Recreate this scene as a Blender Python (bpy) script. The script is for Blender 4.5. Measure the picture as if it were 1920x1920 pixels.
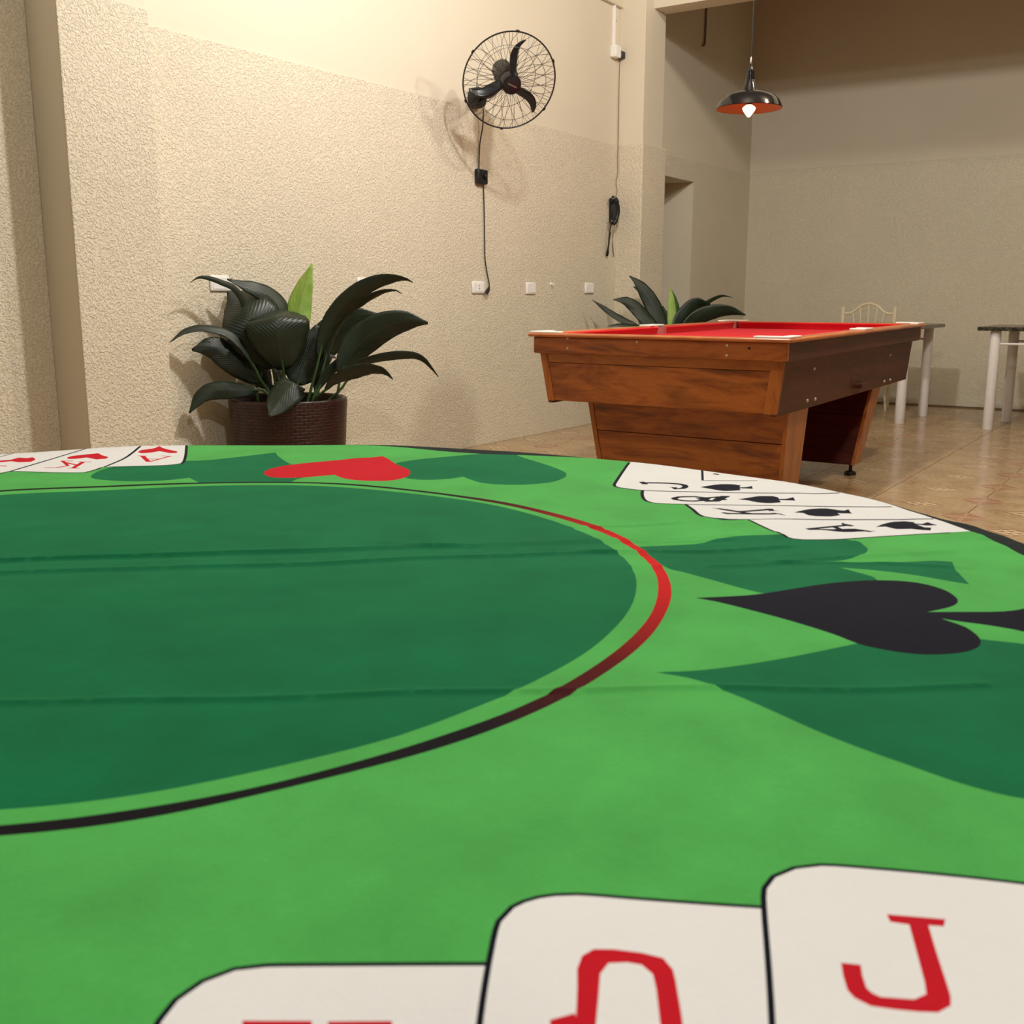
import bpy, bmesh, math, random
import numpy as np
from mathutils import Vector, Matrix, geometry

for o in list(bpy.data.objects):
    bpy.data.objects.remove(o)
SC = bpy.context.scene
COL = SC.collection
random.seed(4)
rng = np.random.default_rng(7)

# ------------------------------------------------------------------ camera
RX, UX, FX = Vector((0.5527, -0.8333, 0.0019)), Vector((0.1643, 0.1112, 0.9801)), Vector((0.8170, 0.5414, -0.1984))
cam = bpy.data.cameras.new('camera')
cam.sensor_width = 36.0
cam.lens = 36.0 * 1970.93 / 1920.0
cam.clip_start = 0.02
cam.dof.use_dof = True
cam.dof.focus_distance = 2.3
cam.dof.aperture_fstop = 20.0
camo = bpy.data.objects.new('camera', cam)
COL.objects.link(camo)
camo.matrix_world = Matrix(((RX.x, UX.x, -FX.x, 0), (RX.y, UX.y, -FX.y, 0), (RX.z, UX.z, -FX.z, 1.0), (0, 0, 0, 1)))
SC.camera = camo

# ------------------------------------------------------------------ world, exposure
w = bpy.data.worlds.new('world')
SC.world = w
w.use_nodes = True
w.node_tree.nodes['Background'].inputs[0].default_value = (1.0, 0.9, 0.75, 1)
w.node_tree.nodes['Background'].inputs[1].default_value = 0.02
SC.view_settings.view_transform = 'Standard'
SC.view_settings.look = 'None'
SC.view_settings.gamma = 1.0
SC.view_settings.use_curve_mapping = False
SC.view_settings.exposure = 0.0

# ------------------------------------------------------------------ room lights (unseen lamps under the ceiling, inferred from shadows and brightness)
def ceiling_lamp(name, loc, power, color=(1.0, 0.975, 0.93)):
    l = bpy.data.lights.new(name, 'POINT')
    l.energy = power; l.color = color; l.shadow_soft_size = 0.09
    o = bpy.data.objects.new(name, l)
    COL.objects.link(o); o.location = loc
for x, y, z, p_ in ((1.0, 0.3, 3.5, 124), (4.1, 1.9, 3.58, 280), (6.1, 0.45, 3.9, 172)):
    ceiling_lamp('ceiling_lamp', (x, y, z), p_, (1.0, 0.995, 0.98) if x < 2 else (1.0, 0.975, 0.93) if x < 5 else (1.0, 0.93, 0.78))

# ------------------------------------------------------------------ helpers
def tag(o, label=None, cat=None, group=None, kind=None):
    if label: o['label'] = label
    if cat: o['category'] = cat
    if group: o['group'] = group
    if kind: o['kind'] = kind
    return o

def thing(name, label, cat, loc, group=None):
    o = bpy.data.objects.new(name, None)
    o.empty_display_size = 0.05
    COL.objects.link(o)
    o.location = loc
    return tag(o, label, cat, group)

def root_loc(o):
    l = Vector(o.location)
    while o.parent:
        o = o.parent
        l += Vector(o.location)
    return l

class MB:
    def __init__(s):
        s.v = []; s.f = []; s.m = []; s.uv = None
    def add(s, vs, fs, mi=0):
        n = len(s.v)
        s.v += [tuple(map(float, q)) for q in vs]
        s.f += [tuple(i + n for i in q) for q in fs]
        s.m += [mi] * len(fs)
        return s
    def hexa(s, b, t, mi=0):
        # b, t : four corners each, counter-clockwise seen from above
        return s.add(list(b) + list(t), [(3, 2, 1, 0), (4, 5, 6, 7), (0, 1, 5, 4), (1, 2, 6, 5), (2, 3, 7, 6), (3, 0, 4, 7)], mi)
    def box(s, a, b, mi=0):
        x0, y0, z0 = a; x1, y1, z1 = b
        return s.hexa([(x0, y0, z0), (x1, y0, z0), (x1, y1, z0), (x0, y1, z0)],
                      [(x0, y0, z1), (x1, y0, z1), (x1, y1, z1), (x0, y1, z1)], mi)
    def tube(s, pts, r, n=8, cap=True, mi=0, closed=False):
        P = [Vector(q) for q in pts]
        k = len(P)
        rs = r if hasattr(r, '__len__') else [r] * k
        vs, fs = [], []
        prev = None
        for i in range(k):
            if closed:
                t = (P[(i + 1) % k] - P[i - 1])
            else:
                t = (P[min(i + 1, k - 1)] - P[max(i - 1, 0)])
            t.normalize()
            if prev is None:
                a = Vector((0, 0, 1)) if abs(t.z) < 0.9 else Vector((1, 0, 0))
            else:
                a = prev
            x = a - t * a.dot(t)
            if x.length < 1e-6:
                x = Vector((1, 0, 0)) - t * t.x
            x.normalize(); y = t.cross(x); prev = x
            for j in range(n):
                c = 2 * math.pi * j / n
                vs.append(P[i] + (x * math.cos(c) + y * math.sin(c)) * rs[i])
        for i in range(k if closed else k - 1):
            i2 = (i + 1) % k
            for j in range(n):
                fs.append((i * n + j, i * n + (j + 1) % n, i2 * n + (j + 1) % n, i2 * n + j))
        if cap and not closed:
            fs.append(tuple(range(n - 1, -1, -1)))
            fs.append(tuple(range((k - 1) * n, k * n)))
        return s.add(vs, fs, mi)
    def lathe(s, prof, c=(0, 0, 0), axis=(0, 0, 1), n=40, mi=0, closed=False, cap=True):
        ax = Vector(axis).normalized()
        a = Vector((1, 0, 0)) if abs(ax.x) < 0.9 else Vector((0, 1, 0))
        x = (a - ax * a.dot(ax)).normalized(); y = ax.cross(x)
        c = Vector(c)
        vs, fs = [], []
        for (r, h) in prof:
            for j in range(n):
                t = 2 * math.pi * j / n
                vs.append(c + ax * h + (x * math.cos(t) + y * math.sin(t)) * r)
        k = len(prof)
        for i in range(k if closed else k - 1):
            i2 = (i + 1) % k
            for j in range(n):
                fs.append((i * n + j, i * n + (j + 1) % n, i2 * n + (j + 1) % n, i2 * n + j))
        if not closed and cap:
            if prof[0][0] > 1e-5: fs.append(tuple(range(n - 1, -1, -1)))
            if prof[-1][0] > 1e-5: fs.append(tuple(range((k - 1) * n, k * n)))
        return s.add(vs, fs, mi)
    def build(s, name, mats, parent=None, smooth=False, bevel=0.0, label=None, kind=None, sharp=40, local=False):
        """vertices are in room metres; they are stored relative to the parent's (or own) origin"""
        me = bpy.data.meshes.new(name)
        if parent is not None:
            org = root_loc(parent)
        else:
            org = Vector((0, 0, 0))
        if parent is None and s.v:
            A = np.array(s.v)
            org = Vector(((A[:, 0].min() + A[:, 0].max()) / 2, (A[:, 1].min() + A[:, 1].max()) / 2, A[:, 2].min()))
        if local: org = Vector((0, 0, 0))
        me.from_pydata([(x - org.x, y - org.y, z - org.z) for x, y, z in s.v], [], s.f)
        if not isinstance(mats, (list, tuple)): mats = [mats]
        for m in mats: me.materials.append(m)
        me.polygons.foreach_set('material_index', s.m)
        bm = bmesh.new(); bm.from_mesh(me)
        bmesh.ops.recalc_face_normals(bm, faces=bm.faces)
        bm.to_mesh(me); bm.free()
        o = bpy.data.objects.new(name, me)
        COL.objects.link(o)
        if parent is not None: o.parent = parent
        else:
            if not local: o.location = org
        if bevel > 0:
            b = o.modifiers.new('bevel', 'BEVEL'); b.width = bevel; b.segments = 2; b.limit_method = 'ANGLE'; b.angle_limit = math.radians(35)
        if smooth:
            me.polygons.foreach_set('use_smooth', [True] * len(me.polygons))
            me.set_sharp_from_angle(angle=math.radians(sharp))
        me.update()
        return tag(o, label, kind=kind)

def catmull(pts, sub=6, closed=False):
    P = [Vector(q) for q in pts]; n = len(P); out = []
    rngi = range(n) if closed else range(n - 1)
    for i in rngi:
        p0 = P[i - 1] if (closed or i > 0) else P[0]
        p1 = P[i]; p2 = P[(i + 1) % n]
        p3 = P[(i + 2) % n] if (closed or i + 2 < n) else P[-1]
        for k in range(sub):
            t = k / sub
            out.append(0.5 * ((2 * p1) + (-p0 + p2) * t + (2 * p0 - 5 * p1 + 4 * p2 - p3) * t * t + (-p0 + 3 * p1 - 3 * p2 + p3) * t ** 3))
    if not closed: out.append(P[-1])
    return out

# ------------------------------------------------------------------ materials
def srgb(r, g, b):
    f = lambda c: (c / 255) / 12.92 if c / 255 <= 0.04045 else ((c / 255 + 0.055) / 1.055) ** 2.4
    return (f(r), f(g), f(b), 1.0)

class NT:
    def __init__(s, name, rough=0.6, metallic=0.0, spec=0.5):
        s.mat = bpy.data.materials.new(name); s.mat.use_nodes = True
        s.t = s.mat.node_tree
        s.b = s.t.nodes['Principled BSDF']
        s.b.inputs['Roughness'].default_value = rough
        s.b.inputs['Metallic'].default_value = metallic
        s.b.inputs['Specular IOR Level'].default_value = spec
    def n(s, typ, **kw):
        nd = s.t.nodes.new(typ)
        for k, v in kw.items():
            if k in nd.inputs.keys(): nd.inputs[k].default_value = v
            else: setattr(nd, k, v)
        return nd
    def l(s, a, b): s.t.links.new(a, b)
    def coord(s, scale=(1, 1, 1), kind='Object', rot=(0, 0, 0)):
        tc = s.n('ShaderNodeTexCoord'); mp = s.n('ShaderNodeMapping')
        mp.inputs['Scale'].default_value = scale; mp.inputs['Rotation'].default_value = rot
        s.l(tc.outputs[kind], mp.inputs['Vector'])
        return mp.outputs['Vector']
    def noise(s, vec, scale, detail=4, rough=0.55, dist=0.0):
        nd = s.n('ShaderNodeTexNoise'); nd.inputs['Scale'].default_value = scale
        nd.inputs['Detail'].default_value = detail; nd.inputs['Roughness'].default_value = rough; nd.inputs['Distortion'].default_value = dist
        s.l(vec, nd.inputs['Vector']); return nd.outputs['Fac']
    def ramp(s, fac, stops, interp='LINEAR'):
        nd = s.n('ShaderNodeValToRGB'); cr = nd.color_ramp; cr.interpolation = interp
        while len(cr.elements) < len(stops): cr.elements.new(0.5)
        for e, (p, c) in zip(cr.elements, stops):
            e.position = p; e.color = c if len(c) == 4 else (*c, 1)
        s.l(fac, nd.inputs['Fac']); return nd.outputs['Color']
    def math(s, op, a, b=None, c=None):
        nd = s.n('ShaderNodeMath'); nd.operation = op
        for i, v in enumerate((a, b, c)):
            if v is None: continue
            if isinstance(v, (int, float)): nd.inputs[i].default_value = v
            else: s.l(v, nd.inputs[i])
        return nd.outputs[0]
    def mix(s, fac, a, b):
        nd = s.n('ShaderNodeMix'); nd.data_type = 'RGBA'
        for k, v in ((0, fac), (6, a), (7, b)):
            if isinstance(v, (int, float, tuple)): nd.inputs[k].default_value = v
            else: s.l(v, nd.inputs[k])
        return nd.outputs[2]
    def bump(s, h, strength=0.3, dist=0.01):
        nd = s.n('ShaderNodeBump'); nd.inputs['Strength'].default_value = strength; nd.inputs['Distance'].default_value = dist
        s.l(h, nd.inputs['Height']); s.l(nd.outputs['Normal'], s.b.inputs['Normal'])
    def col(s, c):
        if isinstance(c, tuple): s.b.inputs['Base Color'].default_value = c
        else: s.l(c, s.b.inputs['Base Color'])

def simple(name, c, rough=0.5, metallic=0.0, var=0.06, scale=30, spec=0.5):
    m = NT(name, rough, metallic, spec)
    v = m.noise(m.coord(), scale, 3)
    d = tuple(x * (1 - var) for x in c[:3]) + (1,)
    e = tuple(min(1, x * (1 + var)) for x in c[:3]) + (1,)
    m.col(m.ramp(v, [(0.3, d), (0.7, e)]))
    return m.mat

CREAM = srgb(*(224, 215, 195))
def plaster(name, c, rough_coat):
    m = NT(name, 0.75, 0, 0.25)
    v = m.coord(rot=(.61, .43, .77))
    a = m.noise(v, 1.3, 3)
    c2 = tuple(x * 0.96 for x in c[:3]) + (1,)
    m.col(m.ramp(a, [(0.35, c2), (0.65, c)]))
    if rough_coat:
        n1 = m.noise(v, 105, 2, 0.5, 0.25)
        n2 = m.noise(v, 70, 2, 0.5, 0.1)
        h = m.math('ADD', m.ramp(n1, [(0.40, (0, 0, 0)), (0.50, (1, 1, 1))]), m.math('MULTIPLY', m.ramp(n2, [(0.5, (0, 0, 0)), (0.62, (1, 1, 1))]), 0.6))
        m.bump(h, 0.62, 0.006)
    else:
        n1 = m.noise(v, 60, 3)
        m.bump(n1, 0.08, 0.003)
    return m.mat
M = {}
M['paint'] = plaster('cream_paint', CREAM, False)
M['coat'] = plaster('textured_plaster', srgb(229, 220, 198), True)
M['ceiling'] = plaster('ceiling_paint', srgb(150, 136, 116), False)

def wood(name, axis, light, mid, dark, seed=0.0, rough=0.34, streak=1.0):
    m = NT(name, rough, 0, 0.5)
    sc = {'x': (1.0, 6.5, 6.5), 'y': (6.5, 1.0, 6.5), 'z': (6.5, 6.5, 1.0)}[axis]
    tc = m.n('ShaderNodeTexCoord'); mp = m.n('ShaderNodeMapping')
    mp.inputs['Scale'].default_value = sc; mp.inputs['Location'].default_value = (seed * 3.1, seed * 1.7, seed * 2.3)
    m.l(tc.outputs['Object'], mp.inputs['Vector']); v = mp.outputs['Vector']
    a = m.noise(v, 1.5, 6, 0.62, 1.9)
    b = m.noise(v, 7.0, 4, 0.6, 0.4)
    c = m.math('ADD', m.math('MULTIPLY', a, 0.78), m.math('MULTIPLY', b, 0.22))
    col = m.ramp(c, [(0.30, dark), (0.43, mid), (0.55, light), (0.72, mid)])
    d = m.noise(v, 0.9, 3, 0.5, 2.0)
    f = m.ramp(d, [(0.56, (0, 0, 0)), (0.72, (streak * .75,) * 3)])
    col = m.mix(f, col, tuple(x * 0.45 for x in dark[:3]) + (1,))
    m.col(col)
    m.bump(b, 0.05, 0.002)
    m.b.inputs['Coat Weight'].default_value = 0.15 if axis != 'x' else 0.0
    m.b.inputs['Coat Roughness'].default_value = 0.25
    return m.mat
WL, WM, WD = srgb(184, 106, 40), srgb(150, 79, 28), srgb(92, 44, 16)
M['wood_y'] = wood('wood_across', 'y', WL, WM, WD, 0.3)
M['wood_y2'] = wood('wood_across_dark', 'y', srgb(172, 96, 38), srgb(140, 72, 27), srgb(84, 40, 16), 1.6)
M['wood_strip'] = wood('wood_light_strip', 'y', srgb(196, 124, 54), srgb(174, 98, 40), srgb(128, 66, 28), 2.2, streak=.3)
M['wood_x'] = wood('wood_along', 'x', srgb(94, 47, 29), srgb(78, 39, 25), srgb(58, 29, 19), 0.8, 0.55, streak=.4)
M['wood_inner_shaded'] = wood('wood_across_shaded', 'y', srgb(84, 34, 22), srgb(66, 25, 18), srgb(46, 18, 14), 2.8, streak=.5)  # darkened copy of the leg wood: under-table shade put into the colour
M['wood_z'] = wood('wood_upright', 'z', srgb(184, 108, 44), srgb(158, 86, 34), srgb(118, 60, 26), 0.5, streak=.3)
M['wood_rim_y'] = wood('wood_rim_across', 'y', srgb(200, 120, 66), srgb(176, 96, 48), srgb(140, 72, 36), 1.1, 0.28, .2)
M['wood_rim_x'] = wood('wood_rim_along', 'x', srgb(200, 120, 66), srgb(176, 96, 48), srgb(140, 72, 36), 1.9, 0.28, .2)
def felt(name, c):
    m = NT(name, 0.9, 0, 0.1)
    v = m.noise(m.coord(), 180, 3)
    m.col(m.ramp(v, [(0.3, tuple(x * .85 for x in c[:3])), (0.7, tuple(min(1, x * 1.1) for x in c[:3]))]))
    m.b.inputs['Sheen Weight'].default_value = 0.1
    m.bump(v, 0.1, 0.001)
    return m.mat
M['baize'] = felt('red_baize', srgb(206, 22, 38))
M['white_plastic'] = simple('white_plastic', srgb(244, 243, 241), 0.35, var=.02)
M['white_metal'] = simple('white_painted_metal', srgb(232, 228, 228), 0.35, var=.03)
M['cream_metal'] = simple('cream_painted_metal', srgb(240, 226, 192), 0.4, var=.03)
M['black_plastic'] = simple('black_plastic', srgb(20, 21, 25), 0.38, var=.1)
M['black_metal'] = simple('black_metal', srgb(24, 22, 22), 0.4, var=.1)
M['chrome'] = simple('chrome', srgb(222, 222, 226), 0.28, 1.0, var=.03)
M['dark_hole'] = simple('dark_recess', srgb(22, 12, 10), 0.8, var=.1)
M['bolt'] = simple('bolt_head', srgb(205, 190, 178), 0.35, 0.3, var=.05)
M['grey_wire'] = simple('grey_wire', srgb(120, 100, 80), 0.6, var=.1)
M['soil'] = simple('potting_soil', srgb(34, 24, 18), 0.95, var=.4, scale=80)

def granite():
    m = NT('dark_granite', 0.22)
    v = m.coord()
    a = m.noise(v, 140, 3); b = m.noise(v, 40, 3)
    c = m.math('ADD', m.math('MULTIPLY', a, .7), m.math('MULTIPLY', b, .3))
    m.col(m.ramp(c, [(0.40, srgb(28, 27, 24)), (0.52, srgb(58, 54, 46)), (0.62, srgb(110, 102, 86))]))
    return m.mat
M['granite'] = granite()

def tile_material():
    m = NT('ceramic_tile', 0.16, 0, 0.5)
    tc = m.n('ShaderNodeTexCoord'); sep = m.n('ShaderNodeSeparateXYZ')
    m.l(tc.outputs['Object'], sep.inputs[0])
    X, Y = sep.outputs[0], sep.outputs[1]
    oi = m.n('ShaderNodeObjectInfo')
    v = m.coord()
    off = m.n('ShaderNodeVectorMath'); off.operation = 'ADD'
    m.l(v, off.inputs[0]); m.l(oi.outputs['Location'], off.inputs[1])
    n1 = m.noise(off.outputs[0], 5, 4); n2 = m.noise(off.outputs[0], 38, 3)
    base = m.ramp(m.math('ADD', m.math('MULTIPLY', n1, .65), m.math('MULTIPLY', n2, .35)),
                  [(0.36, srgb(158, 126, 90)), (0.5, srgb(176, 146, 108)), (0.64, srgb(188, 160, 120))])
    aX = m.math('ABSOLUTE', X); aY = m.math('ABSOLUTE', Y)
    def step(d, w):            # 1 inside
        return m.math('LESS_THAN', d, w)
    # lattice lozenge in the middle of each tile
    dl = m.math('ADD', m.math('DIVIDE', aX, 0.080), m.math('DIVIDE', aY, 0.108))
    inside = step(dl, 1.0)
    rim = m.math('MULTIPLY', inside, m.math('GREATER_THAN', dl, 0.80))
    s1 = m.math('ADD', m.math('MULTIPLY', X, 1.35), Y); s2 = m.math('SUBTRACT', m.math('MULTIPLY', X, 1.35), Y)
    def bars(q):
        fr = m.math('ABSOLUTE', m.math('SUBTRACT', m.math('FRACT', m.math('ADD', m.math('DIVIDE', q, 0.072), 0.5)), 0.5))
        return m.math('LESS_THAN', fr, 0.15)
    lines = m.math('MAXIMUM', bars(s1), bars(s2))
    col = m.mix(m.math('MULTIPLY', inside, .55), base, srgb(134, 92, 60))
    col = m.mix(m.math('MULTIPLY', inside, m.math('MULTIPLY', lines, .9)), col, srgb(228, 202, 162))
    col = m.mix(m.math('MULTIPLY', rim, .7), col, srgb(128, 88, 58))
    # quarter lozenges at two corners of each tile
    H = 0.2425
    qx = m.math('SUBTRACT', H, aX); qy = m.math('ADD', Y, H)
    dq = m.math('ADD', m.math('DIVIDE', qx, 0.120), m.math('DIVIDE', qy, 0.112))
    inq = step(dq, 1.0)
    tri = m.math('MULTIPLY', inq, m.math('GREATER_THAN', dq, .86))
    col = m.mix(m.math('MULTIPLY', inq, .72), col, srgb(160, 104, 78))
    col = m.mix(m.math('MULTIPLY', tri, .5), col, srgb(128, 82, 58))
    axis_ = m.math('MULTIPLY', inq, m.math('MAXIMUM', m.math('LESS_THAN', qx, 0.007), m.math('LESS_THAN', qy, 0.006)))
    col = m.mix(m.math('MULTIPLY', axis_, .8), col, srgb(222, 190, 152))
    m.col(col)
    m.l(m.ramp(n2, [(0.3, (.13,) * 3), (0.7, (.24,) * 3)]), m.b.inputs['Roughness'])
    m.bump(n2, 0.03, 0.002)
    return m.mat
M['tile'] = tile_material()
M['grout'] = simple('grout', srgb(132, 102, 74), 0.8, var=.12, scale=20)

def leaf_mat(name, c1, c2, vein, rough=0.42):
    m = NT(name, rough, 0, 0.5)
    tc = m.n('ShaderNodeTexCoord'); sep = m.n('ShaderNodeSeparateXYZ')
    m.l(tc.outputs['UV'], sep.inputs[0])
    U, V = sep.outputs[0], sep.outputs[1]
    aU = m.math('ABSOLUTE', m.math('SUBTRACT', U, 0.5))
    ph = m.math('SUBTRACT', m.math('MULTIPLY', V, 24), m.math('MULTIPLY', aU, 14))
    rib = m.math('SINE', m.math('MULTIPLY', ph, 6.283))
    mid = m.math('LESS_THAN', aU, 0.022)
    n = m.noise(m.coord(), 14, 4)
    col = m.ramp(n, [(0.3, c1), (0.7, c2)])
    col = m.mix(m.math('MULTIPLY', m.math('GREATER_THAN', rib, .7), .28), col, vein)
    col = m.mix(m.math('MULTIPLY', mid, .5), col, vein)
    m.col(col)
    m.bump(rib, 0.16, 0.003)
    return m.mat
M['leaf'] = leaf_mat('dark_leaf', srgb(14, 29, 17), srgb(26, 41, 24), srgb(40, 55, 34))
M['young'] = leaf_mat('young_leaf', srgb(120, 156, 56), srgb(152, 182, 80), srgb(90, 126, 44), 0.45)
M['midleaf'] = leaf_mat('mid_leaf', srgb(30, 70, 24), srgb(42, 88, 34), srgb(70, 110, 60), 0.45)
M['stem'] = simple('leaf_stem', srgb(48, 76, 36), 0.45, var=.2, scale=10)

def rattan():
    m = NT('brown_woven_resin', 0.32, 0, 0.5)
    tc = m.n('ShaderNodeTexCoord'); br = m.n('ShaderNodeTexBrick')
    mp = m.n('ShaderNodeMapping'); mp.inputs['Scale'].default_value = (1, 1, 1)
    m.l(tc.outputs['UV'], mp.inputs[0]); m.l(mp.outputs[0], br.inputs['Vector'])
    br.inputs['Scale'].default_value = 1.0
    br.inputs['Brick Width'].default_value = 0.042; br.inputs['Row Height'].default_value = 0.016
    br.inputs['Mortar Size'].default_value = 0.0028; br.inputs['Mortar Smooth'].default_value = 0.6
    br.inputs['Color1'].default_value = srgb(62, 30, 26); br.inputs['Color2'].default_value = srgb(52, 25, 23); br.inputs['Mortar'].default_value = srgb(26, 12, 12)
    m.col(br.outputs['Color'])
    inv = m.math('SUBTRACT', 1.0, br.outputs['Fac'])
    m.bump(inv, 0.7, 0.006)
    return m.mat
M['rattan'] = rattan()

# ================================================================== ROOM SHELL
YW, XB, ZC = 4.214, 10.786, 4.3
def struct(o, label=None):
    o['kind'] = 'structure'
    if label: o['label'] = label
    return o

# floor: mortar bed with separate tiles
TP, TX0, TY0 = 0.4843, 5.690, 0.905
floor = struct(MB().box((-6.2, -6.2, -0.12), (XB + 0.2, 4.4, -0.004)).build('floor', M['grout']), 'mortar bed under the patterned beige ceramic floor tiles')
tm = MB()
h = TP / 2 - 0.0018; b_ = 0.0
tm.box((-h, -h, -0.006), (h, h, 0))
tile0 = tm.build('tile', M['tile'], floor, local=True)
tme = tile0.data
bpy.data.objects.remove(tile0)
fl = Vector(floor.location)
for i in range(-11, 10):
    for j in range(-5, 7):
        cx = TX0 + (i + 0.5) * TP; cy = TY0 + (j + 0.5) * TP
        if cx - TP / 2 > XB or cy - TP / 2 > YW: continue
        o = bpy.data.objects.new('tile', tme)
        COL.objects.link(o); o.parent = floor
        o.location = (cx - fl.x, cy - fl.y, 0.0 - fl.z)
        o.rotation_euler = (0, 0, 0 if j % 2 == 0 else math.pi)

# left wall with a doorway near the far end
DX0, DX1, DZ = 8.50, 9.385, 2.066
wl = MB()
wl.box((-6.2, YW, 0), (DX0, YW + 0.16, ZC)); wl.box((DX1, YW, 0), (XB + 0.2, YW + 0.16, ZC)); wl.box((DX0, YW, DZ), (DX1, YW + 0.16, ZC))
wall_left = struct(wl.build('wall_left', M['paint']), 'long cream wall with the black fan, smooth above and rough below')
YT = YW - 0.007
pc = MB()
pc.box((-6.2, YT, 0), (2.744, YW, 2.218)); pc.box((3.175, YT, 0), (7.89, YW, 2.219))
pc.build('plaster_coat', M['coat'], wall_left, bevel=0.003)
pc2 = MB()
pc2.box((8.25, YT, 0), (DX0, YW, 2.25)); pc2.box((DX1, YT, 0), (XB, YW, 2.255)); pc2.box((DX0, YT, DZ), (DX1, YW, 2.25))
pc2.build('plaster_coat', M['coat'], wall_left, bevel=0.003)
# doorway passage
d1 = MB()
d1.box((DX1, YW + 0.16, 0), (DX1 + 0.12, 5.5, DZ + .1)); d1.box((DX0 - 0.12, YW + 0.16, 0), (DX0, 5.5, DZ + .1))
d1.box((DX0, YW + 0.16, DZ), (DX1, 5.5, DZ + 0.12)); d1.box((DX0 - .12, 5.5, 0), (DX1 + .12, 5.6, DZ + .1))
d1.box((DX0, YW + 0.16, -0.05), (DX1, 5.5, -0.002))
struct(d1.build('door_1', M['paint']), 'open doorway passage without a door leaf beside the column')

wb = struct(MB().box((XB, -6.2, 0), (XB + 0.18, YW, ZC)).build('wall_back', M['paint']), 'wide plain cream back wall behind the granite tables')
MB().box((XB - 0.006, -6.2, 0), (XB, YW, 2.292)).build('plaster_coat', M['coat'], wb, bevel=0.003)
struct(MB().box((-6.2, -6.38, 0), (XB + .18, -6.2, ZC)).build('wall_right', M['paint']))
struct(MB().box((-6.38, -6.2, 0), (-6.2, YW, ZC)).build('wall_front', M['paint']))
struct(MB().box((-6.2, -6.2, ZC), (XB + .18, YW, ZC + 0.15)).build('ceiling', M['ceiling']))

# near pilaster
p1 = struct(MB().box((2.744, 3.998, 0), (3.178, YW, ZC)).build('trim_1', M['paint'], bevel=0.006), 'shallow pilaster at the left of the near plant')
MB().box((2.740, 3.992, 0), (3.182, 4.0, 2.218)).build('plaster_coat', M['coat'], p1, bevel=0.004)
# far column
c1 = struct(MB().box((7.89, 3.989, 0), (8.252, YW, ZC)).build('trim_2', M['paint'], bevel=0.004), 'square column at the doorway end of the left wall')
MB().box((7.885, 3.983, 0), (8.312, YW - .001, 2.222)).build('plaster_coat', M['coat'], c1, bevel=0.008)
# beam across the room, and tie beam along the wall
struct(MB().box((8.04, -6.2, 3.247), (8.252, 3.995, ZC)).build('trim_3', M['paint'], bevel=0.004), 'beam crossing the room from the column')
struct(MB().box((-6.2, 4.182, 3.244), (7.9, YW, ZC)).build('trim_4', M['paint'], bevel=0.003), 'slim tie beam along the top of the left wall')

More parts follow.
